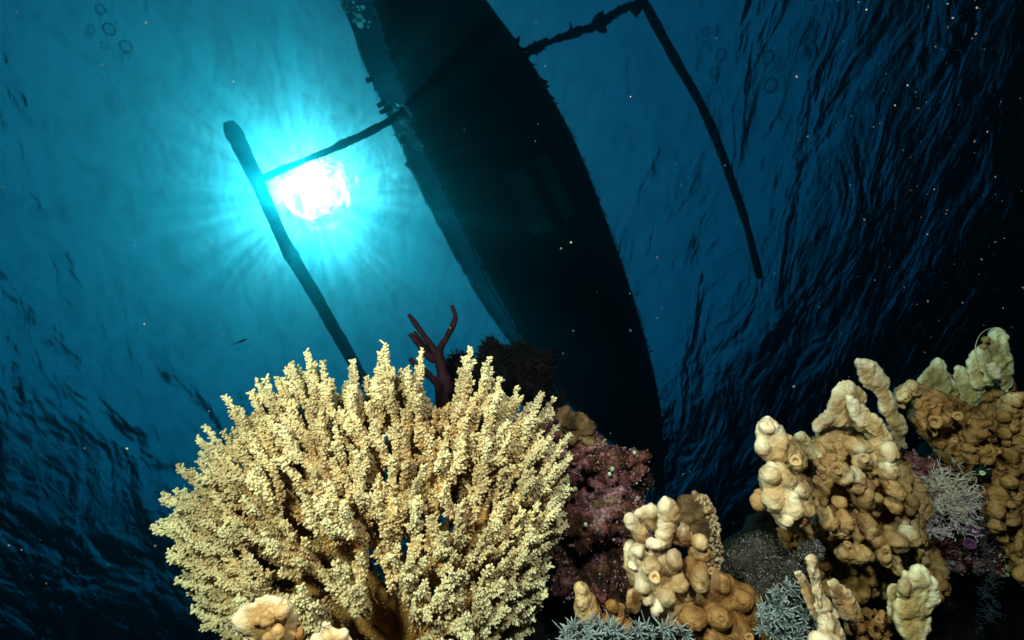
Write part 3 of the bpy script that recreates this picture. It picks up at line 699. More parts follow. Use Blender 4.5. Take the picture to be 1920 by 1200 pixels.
# --- left bottom fan
def small_fans():
    f=empty('scalloped_coral',tuple(P(515,1230,.42))); tag(f,'smooth tan fan-shaped coral with a scalloped pale rim, at the bottom left','coral')
    poly=[(437,1160),(447,1142),(457,1130),(460,1119),(466,1119),(470,1132),(478,1130),(481,1116),(488,1112),(492,1120),(497,1112),(504,1111),(510,1119),(517,1117),(527,1124),(538,1128),(548,1142),(556,1158),(566,1172),(570,1190),(575,1290),(480,1290),(472,1215),(462,1192),(447,1180)]
    pillow('fan',poly,lambda x,y:.40+.00012*(x-440),20,m_pale,f,[(464,1120),(486,1114),(502,1113),(440,1158),(450,1142),(516,1118),(446,1176)],13,add=[E(500,1160,.385,18),E(520,1185,.388,18),E(480,1165,.392,14),E(530,1150,.392,14),E(505,1200,.388,16)],edge=(poly,7,.75),seed=11)
    pillow('lobe',[(556,1165),(568,1172),(572,1185),(566,1200),(556,1195)],.412,9,m_orange,f,seed=12)
    g=empty('scalloped_coral',tuple(P(620,1260,.43))); tag(g,'small cream coral knob just showing above the bottom edge, right of the scalloped fan','coral')
    pillow('fan',[(572,1225),(584,1196),(590,1186),(600,1184),(602,1170),(610,1164),(618,1168),(624,1180),(636,1186),(642,1180),(650,1180),(662,1196),(676,1230),(680,1300),(572,1300)],.41,13,m_pale,g,[(608,1166),(648,1181),(588,1190)],16,seed=13)
small_fans()
# ------------------------------------------------------------------ the tan reef corals on the right
def right_corals():
    G='tan knobbly corals on the right side of the reef'
    # 1. front colony: pale lumps at its left end, packed knobs, upright plates
    c=empty('knobby_coral',tuple(P(1600,1090,.60))); tag(c,'tan coral packed with round knobs and upright pale plates, left half of the right-hand reef','coral',G)
    pillow('lobe',[(1422,826),(1426,793),(1433,782),(1441,776),(1451,787),(1460,797),(1473,808),(1493,835),(1512,855),(1508,875),(1488,888),(1450,866),(1434,863),(1423,845)],lambda x,y:.535+.0002*(x-1420),20,m_pale,c,[(1425,800),(1440,780),(1424,830),(1455,800)],20,add=[E(1436,800,.532,13),E(1432,838,.532,13),E(1460,830,.532,17),E(1485,858,.54,16)],seed=21)
    orn_ring(c,1492,864,.515,11,m_tan)
    pillow('lobe',[(1427,897),(1431,877),(1445,864),(1462,871),(1476,877),(1493,889),(1510,905),(1524,934),(1527,965),(1516,979),(1502,987),(1493,999),(1482,991),(1465,993),(1454,970),(1434,953),(1430,922)],lambda x,y:.515+.0001*(x-1420),26,m_pale,c,[(1432,900),(1450,870),(1488,940),(1478,965),(1440,950),(1468,990),(1490,925)],15,add=[E(1445,890,.508,16),E(1474,898,.507,17),E(1450,935,.508,18),E(1488,950,.500,17,.7,1.5),E(1510,955,.51,14),E(1475,978,.505,12),E(1500,918,.51,16)],seed=22)
    skin('lobe',np.array([E(1420,940,.535,14,.9,1.2),E(1424,925,.54,9)]),m_tan,c,.0016,4,.003,60)
    pillow('plate',[(1522,798),(1530,788),(1536,783),(1546,772),(1556,759),(1560,742),(1564,727),(1570,720),(1578,706),(1584,713),(1595,713),(1603,722),(1612,722),(1620,734),(1627,744),(1622,758),(1635,784),(1658,810),(1686,835),(1697,855),(1677,848),(1635,825),(1601,800),(1561,800),(1524,814)],.60,12,m_tan,c,[(1578,708),(1566,728),(1600,716),(1524,800),(1545,776)],20,add=[E(1582,722,.597,10),E(1598,728,.597,9),E(1612,736,.597,9),E(1618,748,.597,8),E(1574,738,.6,9)],seed=23)
    pillow('plate',[(1587,742),(1594,744),(1604,752),(1624,763),(1641,781),(1663,804),(1682,843),(1656,832),(1624,808),(1601,789),(1590,767)],.575,9,m_pale,c,[(1588,746),(1594,770),(1606,754),(1600,786)],18,seed=24)
    orn_ring(c,1622,795,.563,4,m_pale)
    pillow('blade',[(1604,672),(1610,668),(1615,672),(1620,669),(1627,674),(1635,674),(1643,684),(1652,692),(1657,702),(1665,708),(1664,725),(1672,742),(1684,768),(1700,798),(1694,815),(1702,843),(1680,832),(1655,775),(1643,744),(1621,727),(1609,700)],.62,11,m_pale,c,[(1605,674),(1620,672),(1636,678),(1655,700)],14,add=[E(1615,690,.622,5,.6,2.6),E(1628,700,.622,6,.6,2.6),E(1640,706,.622,6,.6,2.2),E(1654,716,.62,10),E(1650,738,.62,11),E(1662,755,.622,10),E(1670,778,.622,11),E(1678,800,.622,12),E(1688,822,.622,11)],seed=25)
    pillow('plate',[(1490,815),(1500,808),(1508,812),(1520,824),(1535,850),(1560,872),(1570,890),(1555,895),(1530,870),(1505,845),(1491,828)],.575,10,m_green,c,[(1496,812),(1506,812)],10,seed=26)
    pillow('crest',[(1526,820),(1535,806),(1550,800),(1562,800),(1570,790),(1584,789),(1596,796),(1600,808),(1590,822),(1560,828),(1535,832)],.62,12,m_green,c,[(1545,800),(1575,790),(1590,796)],8,seed=27)
    mass=[(1440,880),(1490,850),(1525,822),(1560,812),(1610,806),(1660,838),(1697,862),(1735,920),(1748,1000),(1772,1070),(1762,1098),(1720,1070),(1650,1085),(1610,1060),(1550,1050),(1500,1015),(1498,985),(1525,965),(1515,915)]
    dv=lambda x,y:.582+.022*np.sin((x*.8+y*.25)*.085)+.00012*(x-1500)
    b=cat(inflate(mass,lambda x,y:dv(x,y)+.034,18,8),knobs([(1520,850),(1560,835),(1620,825),(1660,850),(1700,900),(1720,980),(1745,1050),(1700,1060),(1600,1045),(1540,1010),(1530,960),(1530,900)],dv,6,15,31,.80),
        [E(1620,862,.565,16,1,.9),E(1602,836,.57,15,1.05,.85),E(1622,838,.575,10),E(1640,835,.58,9,.8,1.2),E(1663,850,.562,15,1,1.35),E(1666,882,.558,16,.95,1),E(1674,915,.555,17,.95,1.1),E(1676,945,.562,12),E(1572,884,.560,20),E(1604,902,.560,15,.9,1.5),E(1625,935,.558,12,.9,1.4),E(1545,910,.565,12),E(1552,893,.57,10),E(1550,970,.545,18,.85,1.35),E(1580,985,.545,18,.8,1.5),E(1572,942,.555,10),E(1675,1010,.555,20,1,1.1),E(1705,1005,.56,15),E(1660,1045,.55,14,.8,1.7),E(1682,1060,.555,13,.7,1.5),E(1628,985,.56,15,.9,1.3),E(1600,1040,.555,22,1.4,.8),E(1640,1010,.56,14)])
    top=[tuple(x) for x in to_px(Pn([[1663,835,.56],[1620,850,.56],[1666,870,.56],[1604,890,.56],[1700,990,.56]]))[:,:2]]
    skin('knobs',b,m_tan,c,.0018,2,.0075,75,top,14)
    # dark flesh-coloured lower skirt of smaller lumps
    pl=[(1455,985),(1520,1000),(1560,1050),(1640,1070),(1720,1060),(1770,1090),(1780,1120),(1700,1130),(1620,1120),(1600,1180),(1540,1110),(1480,1050)]
    skin('skirt',cat(inflate(pl,.615,16,8),knobs(pl,.61,7,13,33,.85)),m_orange,c,.0024,2,.006,60)
    for (x,y,d,s,m) in ((1620,858,.546,9,m_tan),(1569,880,.54,10,m_orange),(1589,1020,.54,6,m_orange),(1660,1032,.54,4,m_orange)): orn_ring(c,x,y,d,s,m)
    # 2. rear right ridge
    c2_=empty('knobby_coral',tuple(P(1850,1000,.66))); tag(c2_,'orange-brown knobbly coral ridge, running down the right edge below the greenish crest','coral',G)
    rg=[(1685,745),(1690,730),(1700,722),(1711,718),(1722,722),(1737,725),(1754,739),(1782,753),(1799,770),(1822,781),(1845,793),(1867,804),(1884,827),(1898,869),(1912,912),(1925,1010),(1930,1100),(1890,1060),(1870,1000),(1850,960),(1830,930),(1816,885),(1777,860),(1748,830),(1720,800),(1714,772),(1689,762)]
    dv2=lambda x,y:.640+.018*np.sin((x*.8+y*.3)*.08)-.00005*(x-1700)
    rg2=[(1715,740),(1750,745),(1800,780),(1860,815),(1885,860),(1900,930),(1915,1050),(1880,1010),(1850,930),(1820,870),(1760,830),(1730,790)]
    b=cat(inflate(rg,lambda x,y:dv2(x,y)+.012,18,8),knobs(rg2,lambda x,y:dv2(x,y)-.004,6,14,41,.8),[E(1694,745,.635,11),E(1708,728,.635,12),E(1690,757,.64,8),E(1838,850,.618,17,1,1.4),E(1805,845,.625,13,.7,1.9),E(1850,800,.63,10),E(1830,800,.632,13,.9,1.4),E(1765,780,.63,17),E(1870,880,.62,12,.8,2.2),E(1868,950,.62,10,.8,2.6)])
    skin('ridge',b,m_orange,c2_,.0019,1,.010,80,[(1686,748),(1705,722),(1694,735)],16)
    for (x,y,d,s) in ((1752,790,.605,13),(1796,780,.605,9),(1748,760,.61,5),(1790,825,.61,5),(1870,845,.61,6),(1735,745,.61,4)): orn_ring(c2_,x,y,d,s,m_orange)
    fr=[(1887,742),(1895,736),(1905,740),(1915,738),(1935,748),(1990,770),(1990,1150),(1915,1090),(1900,960),(1890,870),(1880,800)]
    skin('ridge',cat(inflate(fr,.625,18,8),knobs(fr,.620,7,14,44,.82)),m_orange,c2_,.0020,1,.010,80,[(1900,740)],14)
    # 3. crest
    c3=empty('crest_coral',tuple(P(1850,770,.70))); tag(c3,'pale greenish coral crest of upright overlapping blades, topmost on the right','coral')
    m3=m_green
    pillow('blade',[(1720,714),(1730,703),(1737,696),(1750,682),(1760,671),(1768,678),(1775,686),(1779,699),(1789,708),(1800,722),(1800,745),(1777,742),(1743,728)],.70,10,m3,c3,[(1760,673),(1775,690),(1785,706),(1770,682)],14,seed=51)
    pillow('blade',[(1789,708),(1791,688),(1797,684),(1811,690),(1822,694),(1835,712),(1846,735),(1830,765),(1800,750)],.69,12,m3,c3,[(1793,688),(1806,690)],9,seed=52)
    pillow('blade',[(1816,700),(1815,682),(1820,660),(1828,656),(1834,662),(1844,688),(1850,720),(1840,735),(1822,720)],.68,10,m3,c3,[(1822,662),(1830,660),(1817,680)],14,seed=53)
    pillow('blade',[(1833,665),(1832,652),(1840,644),(1850,650),(1858,672),(1868,700),(1864,728),(1850,720),(1838,692)],.672,9,m3,c3,[(1838,648),(1834,660)],12,seed=54)
    pillow('blade',[(1846,650),(1848,640),(1856,628),(1862,619),(1870,614),(1877,613),(1884,627),(1891,652),(1898,680),(1901,700),(1898,720),(1887,736),(1868,712),(1856,680)],.68,12,m3,c3,[(1860,622),(1874,615),(1882,628)],18,add=[E(1868,640,.675,7,.7,2.5),E(1880,660,.675,7,.7,2.5),E(1886,700,.672,10)],seed=55)
    pillow('blade',[(1850,682),(1862,680),(1876,690),(1880,705),(1868,712),(1856,700)],.655,7,m_pale,c3,[(1872,704),(1860,684),(1876,694)],12,seed=56)
    pillow('base',[(1740,728),(1790,735),(1830,720),(1880,710),(1900,712),(1900,735),(1910,790),(1900,840),(1860,830),(1805,790),(1760,765)],.70,16,m_orange,c3,add=[E(1860,735,.69,15),E(1835,745,.69,14),E(1878,735,.69,11)],amp=.006,seed=57)
    skin('knob',np.array([E(1848,636,.675,6),E(1843,650,.675,5)]),m3,c3,.0014,2,.002,60)
    V,F=tube(resample(Pn([[1828,660,.68],[1830,645,.68],[1836,630,.68],[1850,618,.68],[1866,614,.68]]),20),.0006,5); mesh_obj('stray_filament',V,F,m_green,c3,attr={'tip':[.6]*len(V)})
    # 4. upright blades at the bottom
    f=empty('blade_coral',tuple(P(1560,1260,.44))); tag(f,'white-edged upright blade coral with brown sides, at the bottom beside the blue-grey tufts','coral')
    pillow('blade',[(1511,1046),(1516,1040),(1524,1040),(1532,1062),(1540,1088),(1552,1116),(1566,1150),(1585,1200),(1600,1300),(1520,1300),(1512,1215),(1536,1180),(1533,1150),(1520,1110),(1512,1075)],lambda x,y:.43+.0*x,14,m_pale,f,[(1516,1042),(1522,1070),(1528,1095),(1535,1120),(1540,1150),(1546,1170)],15,add=[E(1524,1075,.424,8,.6,2.6),E(1538,1120,.422,10,.6,2.6),E(1556,1170,.42,13,.7,2.2)],seed=61)
    pillow('blade',[(1488,1074),(1494,1069),(1504,1068),(1516,1082),(1530,1108),(1541,1140),(1542,1162),(1530,1165),(1512,1135),(1498,1108),(1490,1090)],.445,9,m_pale,f,[(1490,1072),(1503,1070)],16,seed=62)
    pillow('blade',[(1554,1088),(1566,1086),(1584,1100),(1604,1122),(1614,1140),(1612,1162),(1594,1168),(1572,1150),(1560,1120)],.46,11,m_tan,f,[(1560,1088)],9,seed=63)
    pillow('lobe',[(1514,1200),(1524,1190),(1545,1188),(1575,1196),(1600,1230),(1600,1300),(1505,1300),(1506,1220)],.415,16,m_pale,f,[(1515,1200),(1530,1192),(1550,1190)],24,seed=64)
    g=empty('blade_coral',tuple(P(1712,1250,.46))); tag(g,'pale green-white blade coral with a frilled top, at the bottom below the knobby reef','coral')
    pillow('blade',[(1690,1080),(1693,1073),(1700,1070),(1705,1076),(1709,1072),(1714,1060),(1722,1060),(1728,1066),(1738,1068),(1746,1078),(1755,1083),(1756,1096),(1751,1106),(1755,1120),(1752,1140),(1744,1155),(1742,1170),(1734,1184),(1731,1205),(1733,1300),(1692,1300),(1696,1210),(1688,1180),(1681,1160),(1682,1120)],.445,18,m_green,g,[(1695,1072),(1720,1062),(1735,1068),(1752,1085),(1752,1118),(1712,1075)],17,add=[E(1696,1100,.438,11,.8,1.7),E(1722,1090,.438,14,1,1.5),E(1742,1100,.44,10,.9,1.6),E(1700,1150,.438,16),E(1728,1150,.438,17),E(1712,1175,.442,14)],seed=65)
    pillow('leaf',[(1664,1104),(1670,1095),(1682,1091),(1690,1100),(1690,1130),(1684,1160),(1672,1168),(1663,1140)],.465,8,m_green,g,seed=66)
    b_=empty('lumpy_coral',tuple(P(1640,1210,.50))); tag(b_,'small brown lumpy coral between the two upright blade corals','coral')
    pl=[(1600,1160),(1625,1140),(1660,1150),(1670,1175),(1665,1215),(1630,1230),(1605,1215)]
    skin('lumps',cat(inflate(pl,.50,14,8),knobs(pl,.498,6,11,66,.85)),m_orange,b_,.0018,2,.004,70); orn_ring(b_,1648,1162,.475,7,m_orange)
right_corals()
# ------------------------------------------------------------------ small life, bubbles, specks
def crimson_sponge():
    m,nt,b=new_mat('crimson_sponge_skin',.75,.2)
    nt.links.new(ramp(nt,noisen(nt,60,4),[(.35,(.012,.001,.004)),(.7,(.026,.003,.009))]),b.inputs['Base Color']); nt.links.new(bumpn(nt,noisen(nt,300,3),.6,.003),b.inputs['Normal'])
    rt=empty('rope_sponge',tuple(P(830,760,.74))); tag(rt,'dark crimson sponge with thin forked fingers, rising behind the branching coral','sponge')
    d=.74; k=d/F_PX
    def arm(name,pts,r,seed):
        V,F=tube(resample(Pn([[x,y,z] for x,y,z in pts]),24),np.interp(np.linspace(0,1,24),np.linspace(0,1,len(r)),np.array(r)*k),10,.10,seed,rfreq=60)
        mesh_obj(name,V,F,m,rt)
    arm('trunk',[(846,790,d),(838,750,d),(832,715,d),(826,680,d),(820,658,d)],[26,24,17,11,8],1)
    arm('finger',[(820,672,d),(826,652,d-.003),(838,632,d-.006),(849,610,d-.008),(854,596,d-.008),(851,582,d-.008),(847,573,d-.008)],[8,7,6.4,5.6,5.6,4.8,3.4],2)
    arm('finger',[(824,676,d),(815,658,d),(800,636,d+.004),(788,620,d+.004),(777,604,d+.004),(766,590,d+.004)],[8,7,6,5.4,5,3.8],3)
    arm('finger',[(816,676,d),(800,664,d-.006),(788,650,d-.008),(778,637,d-.008),(768,626,d-.008)],[7.5,6.6,5.6,5.4,4.2],4)
    arm('finger',[(806,664,d+.01),(794,646,d+.012),(784,632,d+.012),(776,622,d+.012)],[5,4.6,4.2,3],5)
    arm('finger',[(822,720,d+.01),(800,700,d+.012),(780,685,d+.012),(768,672,d+.012)],[8,7,6,4.5],6)
crimson_sponge()
def bushy_dark():
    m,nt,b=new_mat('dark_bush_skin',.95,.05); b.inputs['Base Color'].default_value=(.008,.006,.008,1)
    r=np.random.default_rng(5); d=.80; k=d/F_PX
    tv,tf=nub_template(4,((1,-.1),(.8,.4),(.45,.85)))
    def bush(blobs,label,n):
        rt=empty('bushy_coral',tuple(P(blobs[0][0],780,d))); tag(rt,label,'coral','black bushy corals behind the branching coral')
        B=np.array([(x,y,d+z,R) for x,y,R,z in blobs],float)
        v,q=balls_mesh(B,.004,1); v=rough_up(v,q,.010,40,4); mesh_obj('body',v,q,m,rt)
        N_=normals(v,q); i=r.integers(0,len(v),n); dr=N_[i]+r.normal(size=(n,3))*.45+np.array(ROT@Vector((0,.35,0)))
        V,F=scatter_template(tv,tf,v[i],dr,r.uniform(5,20,n)*k,r.uniform(.8,1.5,n)*k)
        V2,F2=scatter_template(tv,tf,v[i]+dr/np.linalg.norm(dr,axis=1)[:,None]*5*k,dr+r.normal(size=(n,3))*.8,r.uniform(3,7,n)*k,r.uniform(.7,1.1,n)*k)
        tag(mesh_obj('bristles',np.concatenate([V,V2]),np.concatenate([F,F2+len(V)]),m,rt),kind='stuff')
    bush([(862,690,20,0),(856,672,9,0),(880,685,12,.01),(870,720,34,0),(850,700,14,0)],'small black bristly coral clump, right beside the crimson sponge',900)
    bush([(922,665,20,0),(918,650,13,0),(935,672,16,0),(958,680,24,0),(985,672,22,.01),(1000,690,26,0),(1018,684,16,0),(1026,672,11,0),(975,712,34,0),(1005,730,30,0),(945,710,32,0),(1014,705,16,0),(1010,756,22,0),(920,700,28,0),(1040,764,12,0),(1052,752,9,0),(1055,742,6,0),(1030,775,16,0),(905,720,30,0),(968,660,12,0),(984,657,8,0)],'large black bristly coral clump against the blue water, behind the branching coral',3600)
bushy_dark()
def strands(name,base,n,L,rad,mat,parent,seed,up=(0,1,0),spread=.9,segs=5,fork=2,kink=.5):
    """tangle of thin forked strands starting at base points (world)"""
    r=np.random.default_rng(seed); base=np.asarray(base); out=[]; upw=np.array(ROT@Vector(up))
    for i in range(n):
        b=base[r.integers(len(base))]; d=upw+r.normal(size=3)*spread; d/=np.linalg.norm(d); l=L*r.uniform(.4,1.2)
        st=[(b,d,l,rad*r.uniform(.7,1.3),0)]
        while st:
            p,dd,ll,rr,g=st.pop(); pts=[p]
            for s in range(segs): dd=dd+r.normal(size=3)*kink/ math.sqrt(segs); dd/=np.linalg.norm(dd); pts.append(pts[-1]+dd*ll/segs)
            out.append(tube(pts,np.linspace(rr,rr*.6,segs+1),4,0,1))
            if g<fork and r.random()<.8:
                for _ in range(2): st.append((pts[-1 if r.random()<.6 else segs//2],dd+r.normal(size=3)*.7,ll*.55,rr*.75,g+1))
    V,F=merge(out); return mesh_obj(name,V,F,mat,parent,attr={'tip':np.random.default_rng(seed).random(len(V))})
def tuft():
    rk=empty('crusted_rock',tuple(P(1800,1080,.68))); tag(rk,'mottled purple-brown rock wedged between the two tan knobbly corals, under the white tuft','rock')
    pl=[(1690,860),(1730,850),(1790,870),(1840,900),(1872,960),(1885,1030),(1870,1070),(1830,1085),(1790,1070),(1765,1050),(1745,1030),(1720,960)]
    b=inflate(pl,.655,34,11); v,q=balls_mesh(b,.0035,1); v=rough_up(v,q,.04,18,3,5.); v=rough_up(v,q,.014,55,4,8.); mesh_obj('rock',v,q,m_rock,rk); crumbs(rk,v,q,5000,.0011,15)
    m=coral_mat('white_tuft_skin',(.56,.34,.30),(.74,.52,.48),(.94,.86,.80),200)
    m2=coral_mat('lilac_tuft_skin',(.55,.30,.42),(.72,.50,.62),(.9,.8,.84),200)
    rt=empty('branching_alga',tuple(P(1780,1000,.63))); tag(rt,'tangled white and lilac tuft of stiff strands, growing between the tan knobbly corals','seaweed')
    r=np.random.default_rng(2)
    b1=[P(x,y,.620) for x,y in zip(r.uniform(1745,1800,40),r.uniform(905,945,40))]
    tag(strands('white_strands',b1,95,.026,.0006,m,rt,3,(0,1,0),.75,4,2),kind='stuff')
    b2=[P(x,y,.625) for x,y in zip(r.uniform(1742,1832,80),r.uniform(920,1000,80))]
    tag(strands('lilac_strands',b2,300,.012,.0006,m2,rt,4,(0,.3,.6),1.1,3,2,.8),kind='stuff')
    b3=[P(x,y,.620) for x,y in zip(r.uniform(1750,1815,40),r.uniform(915,975,40))]
    tag(strands('pale_strands',b3,110,.014,.0005,m,rt,5,(0,.3,.6),1.1,3,2,.8),kind='stuff')
    mp,nt,b=new_mat('purple_tube_skin',.6,.3); b.inputs['Base Color'].default_value=(.10,.02,.09,1)
    for (x,y,s,lb) in ((1826,995,11,'upper'),(1819,1019,12,'lower')):
        d=.622; kk=d/F_PX; c=P(x,y,d); pts=[P(x-3,y+10,d+.02),P(x-1,y+3,d+.008),c]
        V,F=tube(resample(pts,8),np.array([.45,.55,.62,.66,.7,.74,.78,.84])*s*kk,14,.06,3,cap=False)
        n=len(V)-14; ring=V[-14:]; cen=ring.mean(0); inner=cen+(ring-cen)*.68; deep=cen+(ring-cen)*.45+(np.array(P(x-1,y+3,d+.012))-np.array(c))*.8
        V=np.concatenate([V,inner,deep]); F=F+[(n+j,n+(j+1)%14,n+14+(j+1)%14,n+14+j) for j in range(14)]+[(n+14+j,n+14+(j+1)%14,n+28+(j+1)%14,n+28+j) for j in range(14)]+[tuple(n+28+j for j in range(14))]
        o=mesh_obj('tube_sponge',V,F,mp); tag(o,f'small purple tube sponge, the {lb} of the pair below the white tuft','sponge','purple tube sponges')
    # green-white ring: a tiny clam-like opening
    mg,nt,b=new_mat('green_ring_skin',.4,.5); b.inputs['Base Color'].default_value=(.36,.5,.28,1)
    mk,nt,b=new_mat('ring_socket',.8,.1); b.inputs['Base Color'].default_value=(.012,.012,.014,1)
    rr=empty('ring_barnacle',tuple(P(1841,886,.60))); tag(rr,'tiny green-white ring in a black socket on the orange-brown ridge','barnacle')
    o=orn_ring(rr,1842,887,.598,4.5,mg,'ring'); v,q=balls_mesh([(1841,885,.612,14)],.0018,2); mesh_obj('socket',v,q,mk,rr)
    # threads of blue-grey algae down the shadowed side
    ma,nt,b=new_mat('grey_thread',.9,.1); b.inputs['Base Color'].default_value=(.06,.065,.09,1)
    bt=[P(x+8*math.sin(y*.03),y,.628) for x,y in zip(r.uniform(1838,1862,90),np.linspace(930,1175,90))]
    al=empty('thread_alga',tuple(P(1850,1180,.64))); tag(al,'thin veil of blue-grey threads hanging down the dark rock at right','seaweed')
    tag(strands('threads',bt,200,.012,.00028,ma,al,9,(0,-.5,.2),1.1,3,1,.8),kind='stuff')
tuft()
def polyps():
    m=coral_mat('grey_polyp_skin',(.05,.075,.10),(.17,.23,.28),(.46,.53,.58),220,.5,.3,300)
    tv,tf=nub_template(5,((1,0),(.95,.35),(.6,.75),(.16,1.)))
    def colony(poly,depth,n,label,seed,L=13,toward=.7):
        r=np.random.default_rng(seed); p=np.asarray(poly,float); c=[]
        while len(c)<n:
            x=r.uniform(p[:,0].min(),p[:,0].max()); y=r.uniform(p[:,1].min(),p[:,1].max())
            if inside(p,np.array([x]),np.array([y]))[0] and all((x-a)**2+(y-b)**2>60 for a,b,_ in c): c.append((x,y,depth(x,y)+r.uniform(-.010,.010)))
        rt=empty('soft_coral',tuple(P(p[:,0].mean(),p[:,1].max(),c[0][2]))); tag(rt,label,'soft coral','blue-grey spiky soft corals')
        C_=Pn(c); cen=Pn([[p[:,0].mean(),p[:,1].max()+10,np.mean([q[2] for q in c])+.03]])[0]
        V_=[];F_=[];A_=[];o=0
        for q in C_:
            ax=(q-cen); ax/=np.linalg.norm(ax); tc_=(np.array(CAM)-q); tc_/=np.linalg.norm(tc_); ax=ax+tc_*toward+r.normal(size=3)*.2; ax/=np.linalg.norm(ax)
            k=r.integers(7,10); a=np.cross(ax,[.3,.5,.8]); a/=np.linalg.norm(a); b=np.cross(ax,a); t=np.arange(k)*2*math.pi/k+r.uniform(0,6)
            D=(a[None]*np.cos(t)[:,None]+b[None]*np.sin(t)[:,None])*r.uniform(.45,1.1,(k,1))+ax[None]*r.uniform(.5,1.0,(k,1)); s=.5/F_PX
            V,F=scatter_template(tv,tf,np.repeat(q[None],k,0),D,r.uniform(.35,1.3,k)*L*s,r.uniform(1.6,2.6,k)*s)
            V_.append(V);F_.append(F+o);A_.append(np.tile(np.clip(tv[:,2],0,1)**1.5,k)); o+=len(V)
        tag(mesh_obj('tentacles',np.concatenate(V_),np.concatenate(F_),m,rt,attr={'tip':np.concatenate(A_)}),kind='stuff')
        b=inflate(poly,lambda x,y:np.array([depth(a,b_) for a,b_ in zip(x,y)])+.006,14,8); v,q=balls_mesh(b,.003,2); mesh_obj('base',v,q,m_dark,rt)
    colony([(1045,1200),(1050,1180),(1075,1172),(1110,1172),(1150,1168),(1165,1185),(1180,1190),(1170,1250),(1040,1250)],lambda x,y:.47,62,'blue-grey spiky soft coral along the bottom edge, beneath the small cone coral',1,24)
    colony([(1175,1195),(1195,1175),(1215,1172),(1240,1180),(1270,1176),(1292,1185),(1290,1250),(1175,1250)],lambda x,y:.475,38,'dim blue-grey spiky soft coral along the bottom edge, beneath the smooth tan lobed coral',2,24)
    colony([(1425,1150),(1440,1125),(1455,1105),(1478,1095),(1495,1110),(1515,1130),(1532,1160),(1530,1195),(1500,1205),(1455,1195),(1425,1185)],lambda x,y:.47+.0001*(y-1100),60,'rounded blue-grey spiky soft coral left of the white-edged blade coral',3,22)
polyps()
def fuzz():
    mf=coral_mat('grey_fuzz_skin',(.035,.025,.022),(.11,.085,.075),(.42,.40,.42),120,.8,.6,300)
    rt=empty('fuzzy_sponge',tuple(P(1420,1110,.56))); tag(rt,'grey speckled fuzzy mound in the shade between the smooth lobed and knobbly corals','sponge')
    pl=[(1345,1090),(1350,1060),(1375,1045),(1400,1010),(1425,1005),(1450,1015),(1465,1035),(1490,1045),(1500,1065),(1480,1100),(1450,1125),(1425,1145),(1400,1110),(1370,1085)]
    b=inflate(pl,.56,22,9); v,q=balls_mesh(b,.003,1); v=rough_up(v,q,.012,50,4,2.); mesh_obj('mound',v,q,mf,rt,attr={'tip':np.zeros(len(v))})
    r=np.random.default_rng(6); N_=normals(v,q); n=5200; i=r.integers(0,len(v),n); iv,if_=icos(1); iv=np.array(iv); f=np.array(if_); s=.00055*r.lognormal(0,.4,n)
    V=(v[i]+N_[i]*r.uniform(.0,.006,(n,1))+r.normal(size=(n,3))*.002)[:,None]+iv[None]*s[:,None,None]; F=(f[None]+(np.arange(n)*len(iv))[:,None,None]).reshape(-1,3)
    tag(mesh_obj('grains',V.reshape(-1,3),F,mf,rt,attr={'tip':np.repeat(r.random(n)**2.2,len(iv))}),kind='stuff')
    g=empty('fuzzy_sponge',tuple(P(1520,1040,.54))); tag(g,'small grey-brown speckled fuzzy lump below the pale lobes of the knobbly coral','sponge')
    b=inflate([(1498,1032),(1510,1018),(1528,1014),(1542,1026),(1540,1042),(1520,1050),(1502,1046)],.545,12,6); v,q=balls_mesh(b,.0025,1); mesh_obj('mound',v,q,mf,g,attr={'tip':np.zeros(len(v))})
    N_=normals(v,q); n=900; i=r.integers(0,len(v),n); s=.0006*r.lognormal(0,.4,n)
    V=(v[i]+N_[i]*r.uniform(.0,.004,(n,1)))[:,None]+iv[None]*s[:,None,None]; F=(f[None]+(np.arange(n)*len(iv))[:,None,None]).reshape(-1,3)
    tag(mesh_obj('grains',V.reshape(-1,3),F,mf,g,attr={'tip':np.repeat(r.random(n)**1.6,len(iv))}),kind='stuff')
fuzz()
def fish():
    m,nt,b=new_mat('fish_scales',.5,.4); b.inputs['Base Color'].default_value=(.05,.07,.08,1)
    a=np.array(P(436,646,4.0)); c=np.array(P(463,636,4.0)); ax=c-a; L=np.linalg.norm(ax); ax/=L; up=np.array([0,0,1.]); side=np.cross(ax,up); side/=np.linalg.norm(side); up=np.cross(side,ax)
    rt=empty('fish',tuple(a+ax*L/2)); tag(rt,'small dark fish swimming in open blue water above the left of the branching coral','fish')
    n=14; t=np.linspace(0,1,n); h=L*.15*np.sin(math.pi*np.clip(t,0.02,.98)**.75)**.8*(1-.35*t); w=h*.55; V=[];F=[];k=10
    for i in range(n):
        for j in range(k): th=2*math.pi*j/k; V.append(c-ax*L*t[i]*.82+up*h[i]*math.sin(th)+side*w[i]*math.cos(th))
    for i in range(n-1):
        for j in range(k): F.append((i*k+j,i*k+(j+1)%k,(i+1)*k+(j+1)%k,(i+1)*k+j))
    F+=[tuple(range(k)),tuple((n-1)*k+j for j in range(k))]
    mesh_obj('body',V,F,m,rt)
    q=c-ax*L*.80; th=side*L*.008
    def fin(name,pts): mesh_obj(name,*prism([Vector(p-th) for p in pts],Vector(2*th)),m,rt,smooth=False)
    fin('tail_fin',[q,q-ax*L*.22+up*L*.13,q-ax*L*.15,q-ax*L*.22-up*L*.13]); fin('dorsal_fin',[c-ax*L*.25+up*L*.11,c-ax*L*.42+up*L*.20,c-ax*L*.62+up*L*.08]); fin('belly_fin',[c-ax*L*.35-up*L*.11,c-ax*L*.50-up*L*.18,c-ax*L*.58-up*L*.08])
fish()
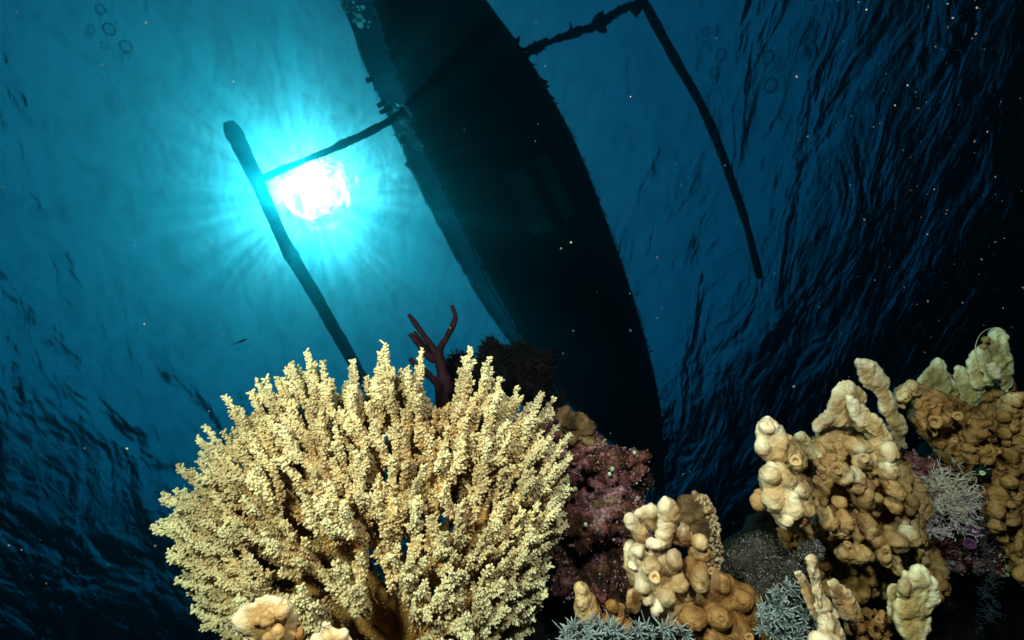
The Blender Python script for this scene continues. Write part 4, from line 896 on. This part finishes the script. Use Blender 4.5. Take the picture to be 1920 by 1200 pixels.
def bubbles():
    m=bpy.data.materials.new('air_bubble'); m.use_nodes=True; nt=m.node_tree; nt.nodes.clear()
    lw=nt.nodes.new('ShaderNodeLayerWeight'); lw.inputs['Blend'].default_value=.5
    tr=nt.nodes.new('ShaderNodeBsdfTransparent'); gl=nt.nodes.new('ShaderNodeBsdfGlossy'); gl.inputs['Roughness'].default_value=.03
    mx=nt.nodes.new('ShaderNodeMixShader'); nt.links.new(ramp(nt,lw.outputs['Facing'],[(.2,(.06,.06,.06)),(.6,(.7,.7,.7))]),mx.inputs[0]); nt.links.new(tr.outputs[0],mx.inputs[1]); nt.links.new(gl.outputs[0],mx.inputs[2])
    o_=nt.nodes.new('ShaderNodeOutputMaterial'); nt.links.new(mx.outputs[0],o_.inputs['Surface'])
    r=np.random.default_rng(4); iv,if_=icos(3); iv=np.array(iv)
    cl=[('cluster at the upper left',[(188,18,9),(205,55,11),(170,55,7),(168,68,5),(196,86,7),(236,88,11),(224,104,4),(160,62,4),(240,102,6)],2.2),
        ('cluster at the upper right, beyond the right outrigger pole',[(1324,60,8),(1342,58,6),(1352,104,12),(1340,136,10),(1322,82,6),(1312,112,6),(1440,108,13),(1445,160,14),(1332,90,5),(1460,128,6)],3.0)]
    for lab,pts,d in cl:
        for (x,y,s) in pts:
            R=s*d/F_PX; c=np.array(P(x,y,d)); 
            V=iv*np.array([1,1,.62])*R*(1+.10*n3(iv,1.3,2,float(x))[:,None])
            o=mesh_obj('air_bubble',V+c,[f for f in if_],m); 
            tag(o,f'glassy rising air bubble in the {lab}','bubble',f'air bubbles in the {lab}')
            o.data.transform(Matrix.Translation(-Vector(c))); o.location=c
bubbles()
def specks():
    m,nt,b=new_mat('drifting_specks',.6,.3); b.inputs['Base Color'].default_value=(.45,.5,.52,1)
    r=np.random.default_rng(12); n=800; iv,if_=icos(1); iv=np.array(iv); f=np.array(if_)
    d=.22+r.random(n)**1.4*.75; x=r.uniform(-100,2020,n); y=r.uniform(-100,1150,n)
    k=r.random(n)<.35; x[k]=r.normal(1780,130,k.sum()); y[k]=r.uniform(0,800,k.sum())
    s=.00013*r.lognormal(0,.5,n)*(.6+d)
    A=r.uniform(.6,1.4,(n,3)); c=Pn(np.stack([x,y,d],1))
    V=c[:,None]+iv[None]*A[:,None]*s[:,None,None]; F=(f[None]+(np.arange(n)*len(iv))[:,None,None]).reshape(-1,3)
    tag(mesh_obj('drifting_specks',V.reshape(-1,3),F,m),'pale specks drifting in the open water',None,None,'stuff')
specks()
